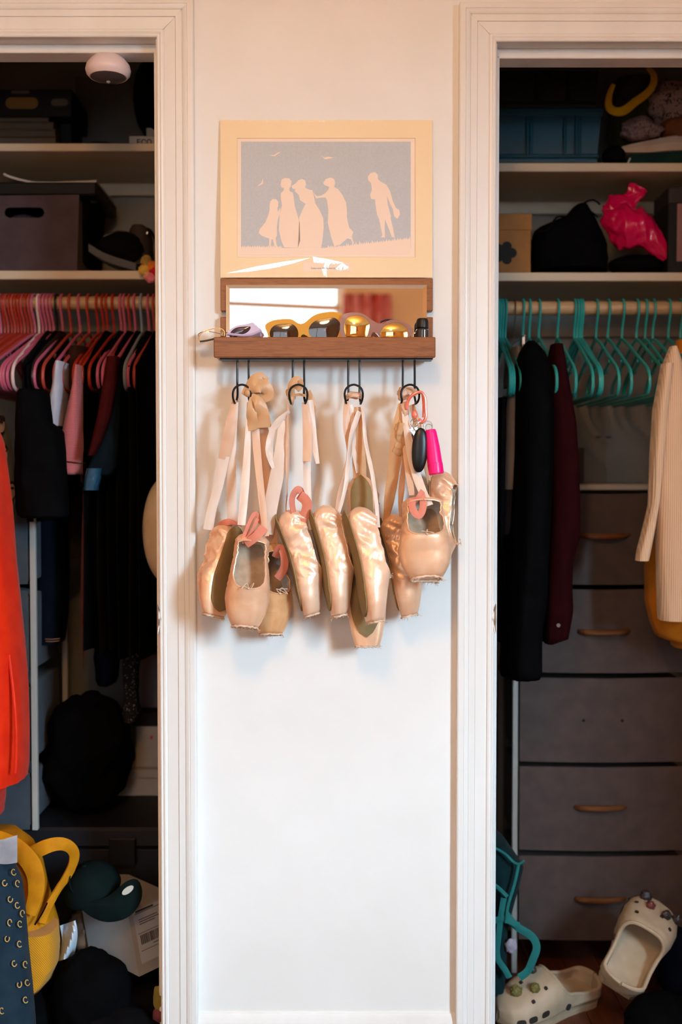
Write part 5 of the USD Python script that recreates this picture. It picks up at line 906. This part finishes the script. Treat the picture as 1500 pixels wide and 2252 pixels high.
goods('cardigan', 'mustard yellow cardigan behind the cream ribbed one', 'cardigan', [(748, 1488, 1540), (800, 1476, 1550), (900, 1452, 1552), (1100, 1440, 1556), (1170, 1434, 1556), (1250, 1419, 1556), (1320, 1420, 1556), (1365, 1430, 1556), (1398, 1442, 1556), (1402, 1474, 1556), (1421, 1479, 1556)], .34, [.02, .04, .04, .045, .045, .05, .05, .05, .05, .05, .05], MST, fold=.006, seed=65, m=60)
RIBK = stripes('cream_rib_knit', (206, 170, 138), (224, 192, 160), 75, 'x', .9)
goods('cardigan', 'cream ribbed knit cardigan at the right edge', 'cardigan', [(762, 1474, 1488), (790, 1462, 1496), (850, 1449, 1510), (920, 1438, 1522), (1000, 1434, 1530), (1080, 1431, 1534), (1150, 1440, 1534), (1250, 1444, 1534), (1340, 1447, 1534), (1362, 1449, 1534)], .235, [.015, .025, .035, .04, .04, .045, .045, .045, .045, .045], RIBK,
      [('sleeve', pxloft([(800, 1456, 1478), (850, 1447, 1472), (900, 1438, 1466), (1000, 1431, 1458), (1060, 1429, 1452), (1110, 1427, 1447), (1160, 1415, 1440), (1210, 1402, 1430), (1233, 1399, 1425)], .215, [.022, .026, .028, .028, .026, .024, .022, .020, .018], .004, 6, 6), RIBK, 'cream ribbed sleeve')], fold=.005, seed=66, m=60)
# ---- right closet: drawer tower
xl = PX(1128, .46, 1600); xr = xl + .428
tower('tall white framed drawer tower with taupe cloth drawers in the right closet', xl, xr, .46, 1065, [(1080, 1286), (1290, 1480), (1485, 1676), (1680, 1870), (1876, 2066)], 0, DRW2, [(1272, 1386, 1174), (1270, 1386, 1386), None, (1262, 1378, 1773), (1262, 1376, 1975)], .25, (1284, 1369), .0)
single('picture', 'small dark framed picture behind the maroon shirt', 'picture', box(P(1262, 1060, .70)[0], P(1283, 985, .70)[0], .69, CB - .001, PZ(1060, .70), PZ(985, .70), .001), mat('brown_dark_card', S(64, 52, 46), .6))
for (sx, sy) in ((1316, 961), (1338, 961)): single('wall_scuff', f'small dark scuff on the right closet wall, {"left" if sx < 1330 else "right"} of the two', 'scuff', box(P(sx - 5, sy + 2, CB)[0], P(sx + 6, sy - 2, CB)[0], CB - .0012, CB + .001, PZ(sy + 2, CB), PZ(sy - 1, CB), .0004), GBLK)

# ---- right closet floor: clogs, teal bag
CRM = mat('cream_foam', S(180, 162, 138), .6, S(170, 152, 128), 30); HOLE = mat('clog_hole', S(40, 34, 30), .9)
CS = np.array([0, .04, .12, .25, .40, .52, .62, .75, .88, .96, 1.0]); CW = np.array([.020, .036, .048, .0540, .0530, .0470, .0430, .0420, .0430, .0420, .0400]); CT = np.array([.030, .044, .060, .078, .092, .096, .090, .074, .070, .074, .074])
def clog(label, T, H, up, seed, charms, wk=1.0):
    T, H = np.array(T), np.array(H); ax = H - T; L = np.linalg.norm(ax); a = ax / L; n = np.array(up, float); n = n - a * (a @ n); n /= np.linalg.norm(n); lat = np.cross(n, a)
    s = np.unique(np.r_[np.linspace(0, .06, 8), np.linspace(.06, .46, 22), .46 + .16 * np.linspace(0, 1, 14) ** 2, np.linspace(.62, .94, 14), np.linspace(.94, 1, 8)]); t0 = np.linspace(-1, 1, 61)
    W = wk * np.interp(s, CS, CW) * np.where(s < .06, np.sqrt(np.clip(1 - ((.06 - s) / .06) ** 2, .02, 1)), 1) * np.where(s > .90, np.sqrt(np.clip(1 - ((s - .90) / .10) ** 2, .004, 1)), 1); Hh = np.interp(s, CS, CT)
    kk = np.clip((s - .46) / .16, 0, 1); tm = PI - PI * .42 * np.sqrt(1 - (1 - kk) ** 2); tt = t0[None] * tm[:, None]; sn, cz_ = np.sin(tt), (1 - np.cos(tt)) / 2
    hb = .006 * np.clip((.18 - s) / .18, 0, 1) ** 2 + .004 * np.clip((s - .9) / .1, 0, 1); X = W[:, None] * np.sign(sn) * np.abs(sn) ** .62; Z = hb[:, None] + Hh[:, None] * cz_ ** 1.15
    ridge = .0022 * np.exp(-((Z - .022) / .006) ** 2); ss = np.repeat(s[:, None], 61, 1)
    wd = lambda X_, Z_, S_: T + (S_ * L)[..., None] * a + X_[..., None] * lat + Z_[..., None] * n
    O_ = wd(X + np.sign(X) * ridge, Z, ss); sc = np.maximum(1 - .006 / np.maximum(W, .008), .1)[:, None]; I_ = wd(X * sc, Z * (1 - .006 / Hh[:, None]) + .010 * (cz_ < .5) * (1 - 2 * cz_) + .003, .03 + ss * .94)
    th = Thing('clog', label, 'clog'); th.part('clog_body', loft(np.concatenate([O_, I_[:, ::-1]], 1)), CRM, smooth=50)
    xs = np.linspace(-1, 1, 11); si = np.linspace(.05, .95, 24); wi = np.interp(si, s, W) * .80
    th.part('footbed', sheet(wd(wi[:, None] * xs[None], np.full((24, 11), .016) + .006 * xs[None] ** 2, np.repeat(si[:, None], 11, 1)), .002), CRM)
    iq = np.searchsorted(s, .46); rim = np.vstack([O_[iq:, 0][::-1], O_[iq:, -1]]) * .5 + np.vstack([I_[iq:, 0][::-1], I_[iq:, -1]]) * .5
    th.part('rolled_rim', tube(rim, .0042, 8), CRM)
    sole = loft([[wd(np.array(x_), np.array(z_), np.array(q)) for x_, z_ in zip(np.array([-1, -1, 1, 1]) * np.interp(q, s, W) * .93, (hb_ - .012, hb_ + .006, hb_ + .006, hb_ - .012))] for q in np.linspace(.04, .97, 24) for hb_ in (float(np.interp(q, s, hb)),)])
    th.part('sole', sole, CRM)
    def surf(sv, tv):   # a point of the outer surface and its normal
        i, j = np.abs(s - sv).argmin(), int(round((tv + 1) * 30)); p = O_[i, j]; d1 = O_[min(i + 1, len(s) - 1), j] - O_[i - 1, j]; d2 = O_[i, min(j + 1, 60)] - O_[i, max(j - 1, 0)]; m_ = np.cross(d1, d2); m_ /= np.linalg.norm(m_); c = T + s[i] * L * a + .03 * n; return p, (m_ if m_ @ (p - c) > 0 else -m_), d1 / np.linalg.norm(d1)
    def disc(sv, tv, rx, ry, mt, nm, lb=None, hgt=.0012):
        p, m_, d = surf(sv, tv); e = np.cross(m_, d); q = np.linspace(0, 2 * PI, 16, endpoint=False); r = np.array([p + rx * np.sign(math.cos(u)) * abs(math.cos(u)) ** .7 * d + ry * np.sign(math.sin(u)) * abs(math.sin(u)) ** .7 * e for u in q]); th.part(nm, loft([r - m_ * .002, r + m_ * hgt]), mt, label=lb)
    for sd in (-1, 1):
        for sv in (.10, .20, .31): disc(sv, sd * .50, .0105, .0075, HOLE, 'vent_hole')
        disc(.565, sd * .66, .0075, .0075, plastic('dark_rivet', (46, 48, 52), .3), 'rivet', 'dark round rivet', .002)
    for sv, tv in ((.14, .78), (.22, -.80), (.30, .82), (.34, -.86), (.24, .98)): disc(sv, tv, .0042, .0042, HOLE, 'vent_hole')
    for sv, tv, r_, mt, nm in charms:
        p, m_, d = surf(sv, tv); th.part('shoe_charm', blob(p + m_ * r_ * .35, (r_, r_ * .8, r_), int(sv * 100), .35, 2.5), mt, label=nm)
    return th.done()
OLC = mat('olive_charm', S(104, 96, 46), .5); DKC = mat('dark_charm', S(44, 38, 40), .4); MRC = mat('maroon_charm', S(96, 40, 40), .4)
clog('cream perforated clog lying on the floor with olive charms on its toe', (PX(1092, .19, 2200), .19, .014), (PX(1306, .32, 2160), .335, .016), (-.10, -.32, .94), 1, [(.16, .99, .013, OLC, 'olive charm'), (.27, -.93, .011, OLC, 'olive charm'), (.36, .95, .009, DKC, 'dark charm')])
clog('cream perforated clog propped up showing its footbed, with dark charms on its toe', P(1440, 1996, .30), P(1352, 2182, .165), (-.12, -.86, .45), 2, [(.10, -.88, .013, DKC, 'dark charm'), (.20, .95, .011, DKC, 'dark charm'), (.19, -.97, .010, MRC, 'maroon charm'), (.13, .78, .011, DKC, 'dark charm')], 1.14)
TB = fabric('teal_webbing', (24, 100, 100), (30, 110, 108), .7); TM_ = fabric('dark_teal_mesh', (14, 36, 40), (18, 44, 48))
t = Thing('mesh_bag', 'teal bag with webbing straps slumped beside the drawer tower', 'bag')
t.part('bag_body', pxloft([(1842, 1060, 1108), (1872, 1060, 1130), (1900, 1060, 1150), (1960, 1060, 1134), (2030, 1060, 1114), (2120, 1060, 1112), (2160, 1060, 1108)], .26, .06, .005, 5, 71), TM_, smooth=60)
for nm, pts, wd in (('piping', [(1082, 1862), (1118, 1884), (1140, 1900), (1153, 1892)], 5), ('piping', [(1141, 1900), (1130, 1950), (1118, 1990), (1113, 2030)], 6), ('piping', [(1082, 1942), (1100, 1956), (1116, 1972)], 8), ('strap', [(1108, 1975), (1101, 2020), (1095, 2070), (1096, 2110), (1112, 2134), (1120, 2150)], 13), ('strap', [(1112, 2010), (1140, 2040), (1172, 2062), (1180, 2080), (1172, 2110), (1160, 2136), (1142, 2150)], 17), ('strap', [(1085, 2025), (1110, 2022), (1140, 2036)], 14)):
    t.part(nm, strip(spline([P(a, b, .185 - .012 * i / len(pts)) for i, (a, b) in enumerate(pts)], 36), wd / 1030, (0, -1, .1), .002, 0, .001, len(pts)), TB)
t.part('lining', blob(P(1124, 2080, .20), (.012, .008, .016), 72, .4), fabric('pale_lilac_cloth', (140, 136, 152))); t.done()
def heap2(name, label, cat_, px, py, Y, rx, ry, mt, seed):
    c = P(px, py, Y); single(name, label, cat_, blob((c[0], Y, c[2] / 2), (rx, ry, c[2] / 2 * 1.02), seed, .15, 2.2), mt)
heap2('boot', 'dark navy boot at the right edge beside the propped clog', 'boot', 1492, 2040, .34, .055, .06, NAVY, 81)
heap2('clothes_heap', 'dark clothes heap in front of the propped clog', 'clothes', 1452, 2185, .11, .075, .055, BLK1, 82)

t = Thing('clip_hanger', 'silver wire hanger with clips between the teal hangers on the right rod', 'hanger'); X = PX(1131, RODY, 700); HCH = mat('chrome_wire', (.7, .68, .64), .2, metal=1.0)
t.part('hook', tube(np.array([(X, RODY + .0192 * math.cos(a), zrr + .0192 * math.sin(a)) for a in np.radians(np.linspace(-40, 180, 20))] + [(X, RODY - .016, zrr - .02), (X, RODY, zrr - .045), (X, RODY, zrr - .08)]), .0013, 6), HCH)
t.part('bar', tube(np.array([(X, RODY - .15, zrr - .082), (X, RODY, zrr - .08), (X, RODY + .15, zrr - .082)]), .0013, 6), HCH)
for y in (-.12, .12): t.part('clip', box(X - .006, X + .006, RODY + y - .012, RODY + y + .012, zrr - .112, zrr - .080, .003), HCH)
t.done()
